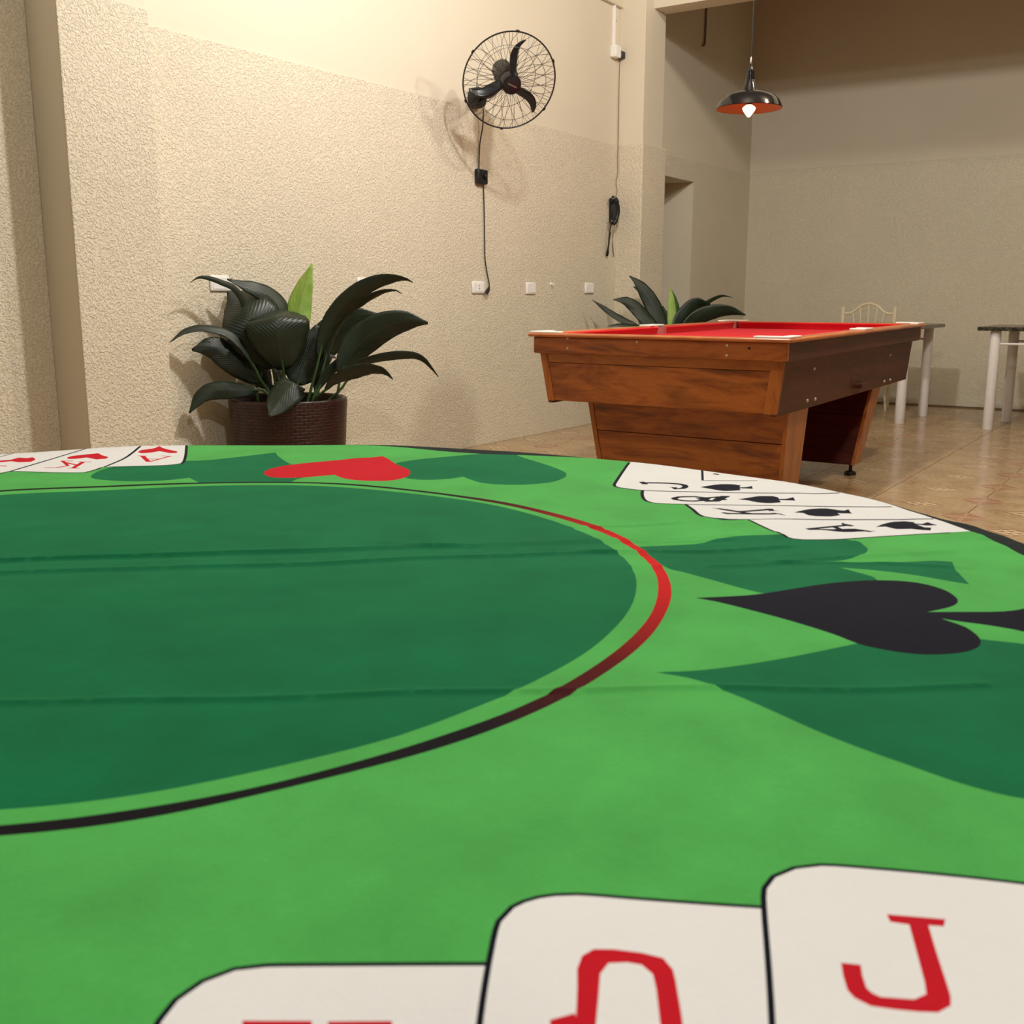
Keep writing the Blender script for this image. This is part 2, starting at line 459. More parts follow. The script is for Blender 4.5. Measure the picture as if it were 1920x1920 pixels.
# ================================================================== POKER TABLE + CLOTH
PRINT = [[["ds1","dark",[[3776,-2847],[4031,-3072],[4249,-3240],[4641,-3422],[4926,-3762],[4934,-4018],[4938,-4143],[5100,-4343],[5006,-4517],[4783,-4636],[4528,-4650],[4314,-4573],[4136,-4443],[4175,-4568],[4253,-4749],[4437,-4989],[4680,-5217],[4750,-5355],[4461,-5441],[3992,-5632],[4000,-5504],[4044,-5189],[4036,-4873],[3994,-4622],[3887,-4806],[3773,-4965],[3499,-5038],[3019,-4852],[2860,-4539],[2845,-4336],[3033,-3865],[3200,-3412],[3322,-3103]]],["ds2","dark",[[886,-4438],[1083,-4663],[1504,-4980],[2043,-5322],[2549,-5640],[2582,-5951],[2654,-6213],[2678,-6458],[2368,-6664],[1643,-6777],[821,-6840],[444,-6765],[314,-6543],[320,-6294],[390,-6040],[522,-5613],[749,-5096],[895,-4711]]],["dh1","dark",[[3431,4731],[3760,5009],[4076,5106],[4398,5050],[4687,4969],[4947,4763],[5130,4582],[6097,4178],[5857,3877],[5543,3369],[5422,3048],[5147,2583],[4836,2372],[4700,2358],[4486,2254],[4137,2767],[3862,3172],[4053,3597],[3804,3676],[3567,3884],[3406,4191],[3343,4497]]],["dh2","dark",[[6217,2044],[6355,2093],[6644,2036],[7163,1780],[7594,1606],[7899,1442],[7967,1246],[7744,1017],[7530,666],[7296,246],[7040,-123],[6875,-261],[6643,-359],[6285,-374],[5985,-158],[5856,168],[5868,385],[5974,625],[6061,788],[5886,827],[5652,977],[5547,1132],[5553,1317],[5787,1641]]],["heart","red",[[4817,3068],[5006,3217],[5217,3268],[5469,3225],[5824,3042],[6097,2900],[6329,2823],[6485,2684],[6659,2637],[6503,2392],[6233,2020],[6035,1665],[5866,1488],[5648,1359],[5369,1303],[5181,1368],[5037,1581],[5009,1761],[5055,1942],[5173,2169],[5009,2263],[4824,2389],[4696,2578],[4665,2791]]],["spade","black",[[2459,-3995],[2716,-4301],[2914,-4437],[3344,-4670],[3580,-4851],[3738,-5057],[3797,-5287],[3688,-5508],[3468,-5647],[3296,-5662],[3154,-5618],[2990,-5537],[3135,-5729],[3277,-5917],[3405,-6037],[3622,-6147],[3932,-6286],[3640,-6387],[3002,-6517],[2710,-6560],[2816,-6396],[2922,-6175],[2928,-5975],[2896,-5776],[2888,-5655],[2854,-5714],[2788,-5830],[2618,-5945],[2447,-5981],[2262,-5929],[2114,-5800],[2023,-5627],[2019,-5363],[2133,-5122],[2261,-4787],[2374,-4434],[2449,-4157]]],["scards","white",[[8120,-521],[6655,-1076],[6514,-1195],[6485,-1313],[6509,-1532],[6314,-1629],[6011,-1795],[5885,-1893],[5822,-1983],[5845,-2131],[5945,-2346],[5678,-2542],[5440,-2709],[5337,-2815],[5305,-2924],[5326,-3033],[5444,-3265],[5235,-3458],[4997,-3721],[4869,-3914],[4872,-4016],[4931,-4120],[5086,-4316],[5478,-4652],[5952,-5100],[6143,-5245],[6861,-4973],[7283,-4439],[7811,-3672],[8181,-2941],[8394,-1662],[8470,-683]]],["p1","black",[[7073,-2020],[7211,-2087],[7343,-2172],[7403,-2316],[7378,-2414],[7256,-2449],[7304,-2520],[7399,-2552],[7232,-2624],[7220,-2553],[7201,-2473],[7095,-2526],[6978,-2378],[7014,-2198]]],["p2","black",[[6550,-2710],[6736,-2793],[6844,-2855],[6901,-2989],[6858,-3068],[6771,-3107],[6803,-3176],[6942,-3216],[6749,-3306],[6727,-3227],[6698,-3138],[6586,-3202],[6481,-3116],[6462,-2973],[6531,-2846]]],["p3","black",[[6086,-3520],[6252,-3558],[6398,-3627],[6489,-3740],[6470,-3839],[6403,-3886],[6439,-3940],[6512,-3964],[6363,-4052],[6334,-3948],[6317,-3903],[6214,-3972],[6079,-3912],[6024,-3771],[6047,-3626]]],["p4","black",[[5798,-4436],[5987,-4460],[6166,-4521],[6249,-4606],[6254,-4690],[6188,-4722],[6216,-4782],[6334,-4808],[6204,-4928],[6123,-4844],[6111,-4754],[6023,-4910],[5956,-4917],[5862,-4760],[5830,-4625],[5822,-4524]]],["hcards","white",[[2884,5846],[2920,5821],[3020,5836],[3269,5415],[3466,5140],[3567,5045],[3670,5073],[3755,5114],[3930,5198],[4126,5025],[4480,4696],[4596,4632],[4696,4612],[4833,4669],[5256,5127],[6113,6083],[5024,6935],[3931,7631],[3170,7988],[2013,5759],[2423,5779]]],["hh1","red",[[4986,5835],[5144,5962],[5346,5963],[5556,6083],[5462,5854],[5404,5483],[5324,5407],[5247,5453],[5255,5701],[5090,5682],[4965,5723]]],["hh2","red",[[4083,6208],[4227,6303],[4413,6270],[4595,6208],[4517,6024],[4472,5816],[4367,5729],[4254,5780],[4273,6019],[4113,6048],[4051,6112]]],["hh3","red",[[3237,6754],[3311,6816],[3431,6760],[3563,6706],[3735,6807],[3773,6662],[3866,6669],[3750,6431],[3603,6303],[3481,6396],[3479,6569],[3339,6605],[3251,6650]]],["c3","white",[[-2876,-4578],[-2825,-4546],[-2730,-4508],[-2620,-4505],[-2517,-4543],[-2444,-4617],[-2241,-4910],[-2023,-5228],[-1948,-5361],[-2589,-5768],[-3084,-5327],[-3054,-4725]]],["c2","white",[[-2434,-5466],[-2187,-5321],[-1967,-5200],[-1796,-5116],[-1690,-5104],[-1576,-5148],[-1476,-5252],[-1365,-5465],[-1160,-5867],[-1093,-5986],[-2362,-6411],[-2896,-5749]]],["c1","white",[[-1949,-6193],[-1726,-6106],[-1468,-6001],[-1167,-5876],[-1027,-5825],[-927,-5824],[-818,-5872],[-739,-5954],[-658,-6141],[-560,-6401],[-474,-6654],[-374,-6968],[-454,-7301],[-1864,-7298],[-2466,-6394]]],["J2","red",[[-964,-6266],[-887,-6452],[-937,-6458],[-958,-6410],[-1101,-6465],[-1340,-6561],[-1389,-6571],[-1447,-6545],[-1476,-6494],[-1529,-6361],[-1516,-6305],[-1488,-6275],[-1421,-6242],[-1349,-6213],[-1325,-6272],[-1386,-6295],[-1442,-6323],[-1460,-6347],[-1465,-6374],[-1420,-6467],[-1371,-6493],[-1311,-6475],[-990,-6351],[-1007,-6289]]],["Q2","red",[[-2221,-5673],[-2106,-5617],[-1964,-5540],[-1878,-5490],[-1805,-5467],[-1748,-5481],[-1711,-5536],[-1673,-5627],[-1659,-5701],[-1700,-5756],[-1805,-5822],[-1923,-5892],[-2035,-5952],[-2071,-5898],[-1961,-5834],[-1821,-5753],[-1761,-5712],[-1735,-5658],[-1750,-5612],[-1790,-5561],[-1857,-5566],[-1946,-5610],[-2071,-5670],[-2186,-5726]]],["Q2f","red",[[-2147,-5548],[-2077,-5597],[-2104,-5621],[-2178,-5664],[-2186,-5576]]],["K3","red",[[-2680,-4759],[-2560,-4937],[-2632,-5007],[-2751,-4837]]],["K3b","red",[[-2534,-4980],[-2422,-5143],[-2499,-5207],[-2609,-5050]]]],[["l1",40,[[8120,-521],[6655,-1076],[6503,-1180],[6485,-1313],[6509,-1532],[6791,-2129],[7017,-2791],[7190,-3170],[7290,-3391],[7458,-3566]]],["l1b",30,[[8096,-1603],[7454,-1888],[7596,-2182],[7762,-2483]]],["l2",40,[[6509,-1532],[6248,-1657],[6011,-1795],[5885,-1893],[5822,-1983],[5845,-2131],[5945,-2346],[6126,-2703],[6294,-3062],[6584,-3687],[6876,-4139],[7019,-4286]]],["l3",40,[[5921,-2356],[5678,-2542],[5440,-2709],[5337,-2815],[5305,-2924],[5306,-3041],[5398,-3167],[5649,-3510],[5878,-3906],[6313,-4549],[6433,-4669],[6556,-4812]]],["l4",30,[[5424,-3273],[5235,-3458],[4997,-3721],[4869,-3914],[4863,-4019],[4922,-4123],[5077,-4319],[5469,-4654],[5942,-5103]]],["J",75,[[6926,-1308],[7069,-1548],[7110,-1747],[7031,-1849],[6900,-1871],[6824,-1813],[6898,-1761]]],["Js",75,[[6983,-1279],[6881,-1381]]],["Q",75,[[6242,-2064],[6377,-2069],[6488,-2208],[6480,-2319],[6413,-2388],[6305,-2395],[6213,-2330],[6162,-2208],[6182,-2119],[6242,-2064]]],["Qt",110,[[6416,-2320],[6283,-2457],[6350,-2532],[6541,-2505],[6676,-2510]]],["Qt2",70,[[6509,-2386],[6604,-2453],[6443,-2598]]],["Ks",75,[[5627,-2945],[5752,-3170],[5888,-3391]]],["Ka",75,[[5757,-3156],[5850,-2817]]],["Kl",75,[[5809,-3029],[6107,-3240]]],["Kr0",60,[[5660,-2890],[5614,-2986]]],["Kr1",60,[[5872,-2765],[5836,-2860]]],["Kr2",60,[[6140,-3204],[6063,-3280]]],["Kr3",60,[[5913,-3346],[5891,-3436]]],["Aa",60,[[5320,-3906],[5712,-4164]]],["Ab",100,[[5309,-3925],[5542,-4391]]],["Ac",60,[[5591,-4093],[5444,-4211]]],["Ad",60,[[5762,-4128],[5723,-4235]]],["Ae",60,[[5534,-4310],[5538,-4454]]],["ten",60,[[7931,-1825],[7925,-1907]]],["h1",40,[[5876,5854],[5256,5127],[4833,4669],[4696,4612],[4478,4705],[3959,5196],[4491,5520],[4894,5846],[5349,6263]]],["h2",40,[[3930,5198],[3746,5100],[3562,5039],[3461,5133],[3265,5408],[3141,5630],[3020,5836],[3309,5982],[3807,6241],[4264,6491],[4776,6766]]],["h3",40,[[3020,5836],[2911,5806],[2842,5776],[2624,5833]]],["h4",30,[[3449,7050],[3646,7118],[3975,7288],[4241,7285]]],["hA1",65,[[4830,5531],[4590,5091]]],["hA2",40,[[5079,5247],[4600,5077]]],["hA3",35,[[4702,5301],[4825,5153]]],["hA4",35,[[4806,5583],[4870,5489]]],["hA5",35,[[5019,5336],[5098,5220]]],["hK1",60,[[4027,5751],[3670,5451]]],["hK2",45,[[3896,6018],[3729,5652],[3547,5631]]],["hK2b",45,[[3858,5907],[3833,5617]]],["hK3",35,[[3888,6060],[3983,5921]]],["hK4",35,[[3995,5811],[4097,5662]]],["hK5",35,[[3633,5478],[3706,5369]]],["hK6",35,[[3450,5746],[3554,5621]]],["hQ1",50,[[3158,6347],[3214,6264]]],["c3l",22,[[-2876,-4578],[-2825,-4546],[-2730,-4508],[-2620,-4505],[-2517,-4543],[-2444,-4617],[-2241,-4910],[-2023,-5228]]],["c2l",22,[[-2434,-5466],[-2187,-5321],[-1967,-5200],[-1796,-5116],[-1690,-5104],[-1576,-5148],[-1476,-5252],[-1365,-5465],[-1160,-5867]]],["c1l",22,[[-1949,-6193],[-1726,-6106],[-1468,-6001],[-1167,-5876],[-1027,-5825],[-927,-5824],[-818,-5872],[-739,-5954],[-658,-6141],[-560,-6401],[-474,-6654],[-374,-6968]]]],[[[-3837,279],[-3831,46],[-3813,-186],[-3782,-417],[-3740,-646],[-3685,-873],[-3619,-1096],[-3542,-1316],[-3456,-1532],[-3360,-1745],[-3253,-1953],[-3136,-2155],[-3008,-2351],[-2870,-2540],[-2722,-2723],[-2564,-2897],[-2397,-3062],[-2219,-3217],[-2029,-3356],[-1828,-3478],[-1620,-3587],[-1410,-3690],[-1199,-3787],[-984,-3878],[-766,-3960],[-543,-4030],[-317,-4088],[-88,-4136],[144,-4171],[378,-4187],[612,-4188],[845,-4180],[1078,-4162],[1310,-4132],[1540,-4091],[1768,-4037],[1993,-3973],[2216,-3900],[2434,-3815],[2646,-3713],[2850,-3599],[3051,-3477],[3242,-3342],[3423,-3192],[3596,-3035],[3767,-2876],[3932,-2711],[4086,-2535],[4228,-2349],[4356,-2153],[4467,-1947],[4560,-1733],[4639,-1514],[4708,-1294],[4770,-1072],[4826,-850],[4872,-627],[4908,-402],[4934,-175],[4954,51],[4967,279],[4964,507],[4945,734],[4912,960],[4867,1183],[4813,1404],[4751,1624],[4680,1841],[4598,2054],[4505,2263],[4401,2466],[4285,2664],[4159,2856],[4023,3041],[3880,3222],[3733,3400],[3579,3575],[3415,3741],[3242,3900],[3061,4050],[2871,4192],[2674,4327],[2469,4451],[2255,4561],[2030,4644],[1796,4699],[1559,4737],[1322,4762],[1084,4774],[847,4774],[612,4762],[378,4738],[146,4707],[-84,4673],[-313,4630],[-540,4576],[-763,4510],[-983,4432],[-1198,4343],[-1408,4243],[-1613,4131],[-1811,4010],[-2003,3878],[-2188,3736],[-2365,3585],[-2534,3425],[-2694,3256],[-2846,3078],[-2987,2894],[-3119,2702],[-3241,2503],[-3352,2298],[-3452,2088],[-3542,1873],[-3619,1654],[-3685,1430],[-3740,1204],[-3782,975],[-3813,744],[-3831,512]],[[-3735,279],[-3729,51],[-3712,-176],[-3682,-401],[-3640,-625],[-3587,-846],[-3523,-1064],[-3448,-1279],[-3364,-1491],[-3271,-1700],[-3168,-1903],[-3054,-2102],[-2930,-2294],[-2796,-2480],[-2651,-2659],[-2497,-2830],[-2330,-2988],[-2151,-3133],[-1965,-3267],[-1774,-3395],[-1578,-3513],[-1373,-3617],[-1163,-3706],[-949,-3786],[-732,-3856],[-513,-3917],[-293,-3975],[-70,-4026],[156,-4059],[383,-4076],[612,-4079],[840,-4071],[1067,-4052],[1293,-4024],[1518,-3986],[1742,-3938],[1962,-3879],[2179,-3805],[2392,-3719],[2600,-3624],[2804,-3518],[3000,-3399],[3189,-3268],[3369,-3126],[3542,-2976],[3707,-2817],[3864,-2649],[4008,-2472],[4139,-2284],[4256,-2088],[4359,-1885],[4449,-1676],[4526,-1464],[4595,-1250],[4657,-1036],[4710,-819],[4755,-602],[4791,-383],[4822,-164],[4851,57],[4870,279],[4870,502],[4851,724],[4819,945],[4775,1164],[4723,1380],[4662,1595],[4592,1807],[4511,2015],[4419,2219],[4316,2418],[4202,2611],[4078,2797],[3945,2978],[3804,3154],[3660,3327],[3509,3497],[3348,3658],[3179,3812],[3000,3957],[2815,4095],[2622,4225],[2422,4346],[2214,4452],[1995,4535],[1767,4591],[1536,4629],[1305,4655],[1073,4668],[842,4669],[612,4659],[383,4636],[157,4606],[-68,4572],[-292,4531],[-513,4478],[-732,4413],[-946,4337],[-1156,4250],[-1362,4152],[-1562,4043],[-1756,3925],[-1943,3796],[-2124,3657],[-2297,3509],[-2462,3353],[-2619,3188],[-2767,3014],[-2905,2834],[-3034,2646],[-3153,2452],[-3262,2252],[-3360,2047],[-3447,1837],[-3523,1622],[-3587,1404],[-3640,1183],[-3682,959],[-3712,733],[-3729,506]],[[-3574,279],[-3568,60],[-3551,-159],[-3523,-376],[-3483,-591],[-3432,-804],[-3369,-1015],[-3297,-1222],[-3217,-1426],[-3129,-1627],[-3030,-1823],[-2920,-2015],[-2801,-2200],[-2672,-2380],[-2533,-2553],[-2385,-2717],[-2226,-2872],[-2056,-3015],[-1876,-3145],[-1688,-3263],[-1495,-3369],[-1298,-3469],[-1098,-3561],[-895,-3646],[-687,-3717],[-473,-3769],[-257,-3810],[-42,-3850],[174,-3882],[393,-3902],[612,-3913],[831,-3913],[1051,-3897],[1268,-3867],[1484,-3826],[1699,-3778],[1911,-3720],[2120,-3650],[2324,-3568],[2524,-3475],[2719,-3371],[2907,-3255],[3088,-3129],[3261,-2992],[3426,-2847],[3584,-2694],[3734,-2533],[3875,-2363],[4004,-2186],[4122,-2001],[4230,-1810],[4325,-1613],[4409,-1412],[4483,-1207],[4548,-1000],[4605,-791],[4653,-580],[4690,-367],[4717,-153],[4733,63],[4737,279],[4727,495],[4705,709],[4671,922],[4627,1132],[4576,1341],[4516,1548],[4447,1751],[4367,1951],[4277,2146],[4176,2337],[4065,2521],[3944,2700],[3814,2872],[3677,3039],[3534,3201],[3383,3357],[3224,3505],[3057,3645],[2883,3777],[2703,3901],[2517,4019],[2325,4127],[2127,4225],[1920,4307],[1707,4368],[1490,4413],[1272,4447],[1052,4469],[832,4480],[612,4479],[392,4467],[174,4444],[-43,4413],[-259,4373],[-472,4322],[-682,4260],[-888,4187],[-1091,4103],[-1289,4008],[-1481,3904],[-1668,3789],[-1849,3665],[-2023,3532],[-2189,3389],[-2348,3239],[-2499,3080],[-2641,2913],[-2775,2739],[-2899,2559],[-3013,2372],[-3118,2179],[-3212,1981],[-3296,1779],[-3369,1572],[-3432,1362],[-3483,1149],[-3523,934],[-3551,716],[-3568,498]]],[0.461838249652587,0.7041141127094673]]
CX, CY, ZT = PRINT[3][0], PRINT[3][1], 0.78
pt = thing('poker_table', 'round table hidden under the green poker cloth', 'table', (CX, CY, 0))
MB().lathe([(0.0, 0.735), (0.79, 0.735), (0.80, 0.742), (0.80, 0.768), (0.79, 0.774), (0.0, 0.774)], (CX, CY, 0), n=72).build('tabletop', M['wood_x'], pt, smooth=True)
for k in range(4):
    a = math.pi / 4 + k * math.pi / 2
    bx, by = CX + 0.52 * math.cos(a), CY + 0.52 * math.sin(a)
    MB().hexa([(bx - .025, by - .025, 0), (bx + .025, by - .025, 0), (bx + .025, by + .025, 0), (bx - .025, by + .025, 0)],
              [(bx - .035, by - .035, .735), (bx + .035, by - .035, .735), (bx + .035, by + .035, .735), (bx - .035, by + .035, .735)]).build('leg', M['wood_z'], pt, bevel=.004)

def cloth_mat(name, c, amount=0.15, sheen=0.5):
    m = NT(name, 0.92, 0, 0.08)
    v = m.coord()
    a = m.noise(v, 12, 5, 0.6); b = m.noise(v, 420, 2)
    d = tuple(x * (1 - amount) for x in c[:3]); e = tuple(min(1, x * (1 + amount)) for x in c[:3])
    m.col(m.ramp(m.math('ADD', m.math('MULTIPLY', a, .8), m.math('MULTIPLY', b, .2)), [(0.34, d), (0.66, e)]))
    m.b.inputs['Sheen Weight'].default_value = sheen
    m.b.inputs['Sheen Roughness'].default_value = 0.45
    m.b.inputs['Sheen Tint'].default_value = tuple(min(1, .15 + .85 * x / max(c[:3])) for x in c[:3]) + (1,)
    m.bump(m.math('ADD', m.math('MULTIPLY', a, 1.0), m.math('MULTIPLY', b, .25)), 0.22, 0.004)
    return m.mat
def ring_mat():
    m = NT('printed_ring', 0.92, 0, 0.08)
    tc = m.n('ShaderNodeTexCoord'); sep = m.n('ShaderNodeSeparateXYZ')
    m.l(tc.outputs['Object'], sep.inputs[0])
    rx, ry = 0.523 - CX, 0.732 - CY
    X = m.math('SUBTRACT', sep.outputs[0], rx); Y = m.math('SUBTRACT', sep.outputs[1], ry)
    an = m.math('ARCTAN2', Y, X)
    dlt = m.math('ABSOLUTE', m.math('ADD', an, math.radians(52)))
    # red fades to black away from one side of the printed ring
    dd = m.math('ABSOLUTE', m.math('SUBTRACT', m.math('MODULO', m.math('ADD', m.math('ADD', an, math.radians(52)), 7 * math.pi), 2 * math.pi), math.pi))
    m.col(m.ramp(m.math('DIVIDE', dd, math.pi), [(0.0, srgb(206, 34, 34)), (0.075, srgb(196, 30, 30)), (0.19, srgb(92, 22, 22)), (0.28, srgb(24, 22, 26))]))
    return m.mat
cm = [cloth_mat('fleece_light_green', srgb(78, 172, 82)), cloth_mat('fleece_dark_green', srgb(9, 102, 62), .15, .22), cloth_mat('fleece_black', srgb(16, 17, 28), .1, .04),
      cloth_mat('fleece_red', srgb(200, 24, 40), .04, .1), cloth_mat('fleece_white', srgb(238, 239, 238), .02), ring_mat(), cloth_mat('hem_black', srgb(22, 30, 30), .1, .05)]
CI = {'light': 0, 'dark': 1, 'black': 2, 'red': 3, 'white': 4, 'ring': 5, 'hem': 6}

def densify(P, closed=True, step=.006, corner=50):
    P = np.array(P, float); n = len(P); out = []
    def turn(i):
        if not closed and i in (0, n - 1): return True
        a = P[i] - P[i - 1]; b = P[(i + 1) % n] - P[i]
        la, lb = np.linalg.norm(a), np.linalg.norm(b)
        if la < 1e-9 or lb < 1e-9: return True
        return math.degrees(math.acos(np.clip(a @ b / la / lb, -1, 1))) > corner
    cr = [turn(i) for i in range(n)]
    for i in range(n if closed else n - 1):
        p1 = P[i]; p2 = P[(i + 1) % n]; L = np.linalg.norm(p2 - p1)
        def lim(t):
            l = np.linalg.norm(t); return t * min(1, 1.2 * L / l) if l > 0 else t
        t1 = (p2 - p1) if cr[i] else lim((p2 - P[i - 1]) / 2)
        t2 = (p2 - p1) if cr[(i + 1) % n] else lim((P[(i + 2) % n] - p1) / 2)
        k = max(1, int(min(8, L / step)))
        for j in range(k):
            s = j / k; q = s * s
            out.append((2 * s ** 3 - 3 * q + 1) * p1 + (s ** 3 - 2 * q + s) * t1 + (-2 * s ** 3 + 3 * q) * p2 + (s ** 3 - q) * t2)
    if not closed: out.append(P[-1])
    return np.array(out)
def inside(pts, poly):
    x, y = pts[:, 0], pts[:, 1]; r = np.zeros(len(pts), bool)
    for i in range(len(poly)):
        x1, y1 = poly[i - 1]; x2, y2 = poly[i]
        if y1 == y2: continue
        c = ((y1 > y) != (y2 > y)) & (x < (x2 - x1) * (y - y1) / (y2 - y1) + x1)
        r ^= c
    return r
def dist_line(pts, line):
    d = np.full(len(pts), 9.0)
    for a, b in zip(line[:-1], line[1:]):
        ab = b - a; L = ab @ ab
        if L < 1e-12: continue
        t = np.clip(((pts - a) @ ab) / L, 0, 1)
        d = np.minimum(d, np.hypot(*(pts - a - t[:, None] * ab).T))
    return d
def offset_loop(line, wd):
    n = len(line); out = []
    for s in (1, -1):
        idx = range(n) if s == 1 else range(n - 1, -1, -1)
        for i in idx:
            t = line[min(i + 1, n - 1)] - line[max(i - 1, 0)]
            t = t / max(1e-9, np.linalg.norm(t))
            out.append(line[i] + s * wd / 2 * np.array((-t[1], t[0])))
    return np.array(out)

SIL = [(-62, .8265), (-47.2, .822), (-44.6, .821), (-39.4, .827), (-36.1, .822), (-28.7, .836), (-25.3, .832), (-19.9, .834), (-9.9, .822), (1.3, .819), (7.4, .823), (15.3, .827), (26.3, .827), (36.6, .824), (44.9, .830), (54.1, .827), (62.7, .827), (80, .8265)]
HEM = [(-70, .80), (-47.2, .794), (-44, .800), (-40.4, .808), (-36.4, .815), (-29.7, .834), (-20, .84), (-10, .84), (1.2, .819), (6.5, .800), (11.9, .778), (15.7, .781), (21.2, .806), (26.2, .823), (34, .835), (80, .835), (140, .80)]
def rad(tab, a):
    a = (a + 180) % 360 - 180
    return float(np.interp(a, [q[0] for q in tab], [q[1] for q in tab], left=None, right=None))
NA = 240
outer = np.array([[rad(SIL, 360 * k / NA) * math.cos(2 * math.pi * k / NA), rad(SIL, 360 * k / NA) * math.sin(2 * math.pi * k / NA)] for k in range(NA)])
green = np.array([[min(rad(HEM, 360 * k / NA), 2) * math.cos(2 * math.pi * k / NA), min(rad(HEM, 360 * k / NA), 2) * math.sin(2 * math.pi * k / NA)] for k in range(NA)])
layers = []          # (kind, data, colour)
rel = lambda L: densify([(a / 1e4, b / 1e4) for a, b in L])
r_out, r_in, r_dk = [rel(q) for q in PRINT[2]]
cc = np.array((CX, CY))
r_out, r_in, r_dk = r_out, r_in, r_dk
polys = {n: (c, rel(q)) for n, c, q in PRINT[0]}
lines = {n: (wd / 1e4, densify([(a / 1e4, b / 1e4) for a, b in q], closed=False)) for n, wd, q in PRINT[1]}
order = ['ds1', 'ds2', 'dh1', 'dh2', 'heart', 'spade']
for n in order: layers.append(('poly', polys[n][1], polys[n][0]))
layers.append(('poly', r_out, 'ring')); layers.append(('poly', r_in, 'light')); layers.append(('poly', r_dk, 'dark'))
def ln(*ns, col='black'):
    for n in ns: layers.append(('line', lines[n][1], col, lines[n][0]))
def pg(*ns):
    for n in ns: layers.append(('poly', polys[n][1], polys[n][0]))
pg('scards'); ln('l1', 'l1b', 'l2', 'l3', 'l4'); pg('p1', 'p2', 'p3', 'p4')
ln(*[n for n in lines if n in ('J', 'Js', 'Q', 'Qt', 'Qt2', 'Ks', 'Ka', 'Kl', 'Kr0', 'Kr1', 'Kr2', 'Kr3', 'Aa', 'Ab', 'Ac', 'Ad', 'Ae', 'ten')])
pg('hcards'); ln('h1', 'h2', 'h3', 'h4'); pg('hh1', 'hh2', 'hh3')
ln(*[n for n in lines if n.startswith('hA') or n.startswith('hK') or n.startswith('hQ')], col='red')
pg('c3', 'K3', 'K3b'); ln('c3l'); pg('c2', 'Q2', 'Q2f'); ln('c2l'); pg('c1', 'J2'); ln('c1l')

V2, E2 = [], []
def loop(P, close=True):
    n0 = len(V2)
    P = [q for q in P if np.hypot(*q) < 0.90]
    for q in P: V2.append(Vector((float(q[0]), float(q[1]))))
    for i in range(len(P) - (0 if close else 1)): E2.append((n0 + i, n0 + (i + 1) % len(P)))
loop(outer)
for L in layers:
    if L[0] == 'poly': loop(L[1])
    else:
        loop(offset_loop(L[1], L[3]))
loop(green * np.minimum(1, .90 / np.hypot(*green.T))[:, None])
CRE = [((-0.154, -0.153), (0.187, -0.627), 0.0011, 0.0032), ((-0.002, 0.1), (0.465, -0.406), 0.0016, 0.0042), ((0.023, 0.142), (0.445, -0.31), 0.0012, 0.004), ((0.431, -0.208), (0.508, -0.276), 0.0012, 0.004), ((0.387, -0.26), (0.471, -0.353), 0.0014, 0.004), ((0.352, -0.366), (0.52, -0.533), 0.0013, 0.0045), ((0.404, -0.417), (0.466, -0.56), 0.0011, 0.004)]
def crease_wob(s): return .004 * math.sin(s * 14) + .002 * math.sin(s * 37 + 1)
for (a, b, hg, wd) in CRE:
    a = np.array(a); b = np.array(b); Lc = np.linalg.norm(b - a); t = (b - a) / Lc
    for i in range(int(Lc / .009)):
        q = a + t * i * .009
        wv = crease_wob(q @ t)
        for k in (-3.4, -2.1, -1.1, -.5, 0, .5, 1.1, 2.1):
            q2 = q + np.array((-t[1], t[0])) * (k * wd - wv)
            if np.hypot(*q2) < .81: V2.append(Vector((float(q2[0]), float(q2[1]))))
g = 0.016
for ix in range(-54, 55):
    for iy in range(-54, 55):
        x, y = ix * g + (iy % 2) * g / 2, iy * g * .88
        if math.hypot(x, y) < 0.81: V2.append(Vector((x + random.uniform(-.002, .002), y + random.uniform(-.002, .002))))
res = geometry.delaunay_2d_cdt(V2, E2, [], 0, 1e-5)
vv = np.array([(q.x, q.y) for q in res[0]]); ff = np.array([tuple(f) for f in res[2]])
cen = vv[ff].mean(1)
keep = inside(cen, outer)
ff = ff[keep]; cen = cen[keep]
colr = np.zeros(len(ff), int)
for L in layers:
    if L[0] == 'poly': colr[inside(cen, L[1])] = CI[L[2]]
    else: colr[dist_line(cen, L[1]) < L[3] / 2 * 1.02] = CI[L[2]]
colr[~inside(cen, green)] = CI['hem']
# fold creases and soft ripples of the fleece
def crease(x, y, a, b, hgt, wd):
    a = np.array(a); b = np.array(b); t = (b - a) / np.linalg.norm(b - a)
    wob = .004 * np.sin(((x * t[0] + y * t[1])) * 14) + .002 * np.sin((x * t[0] + y * t[1]) * 37 + 1)
    d = -(x - a[0]) * t[1] + (y - a[1]) * t[0] + wob
    return hgt * np.exp(-(d / wd) ** 2) - .5 * hgt * np.exp(-((d + 2.1 * wd) / (1.6 * wd)) ** 2)
def cloth_z(x, y):
    z = np.zeros_like(x)
    for (a, b, hg, wd) in CRE:
        z += crease(x, y, a, b, hg, wd)
    k = np.array([[9, 3, .2], [4, -11, 1.2], [15, 8, 2.1], [-7, 17, .7], [23, 5, 3.3], [3, 27, 1.9], [31, -13, 0.4]])
    for i, (a, b, c) in enumerate(k): z += .0011 / (1 + .35 * i) * np.sin(a * x + b * y + c)
    return z
Z = cloth_z(vv[:, 0], vv[:, 1])
used = np.unique(ff)
remap = -np.ones(len(vv), int); remap[used] = np.arange(len(used))
vs = [(float(vv[i, 0]), float(vv[i, 1]), float(Z[i])) for i in used]
fs = [tuple(int(remap[i]) for i in f) for f in ff]
ms = colr.tolist()
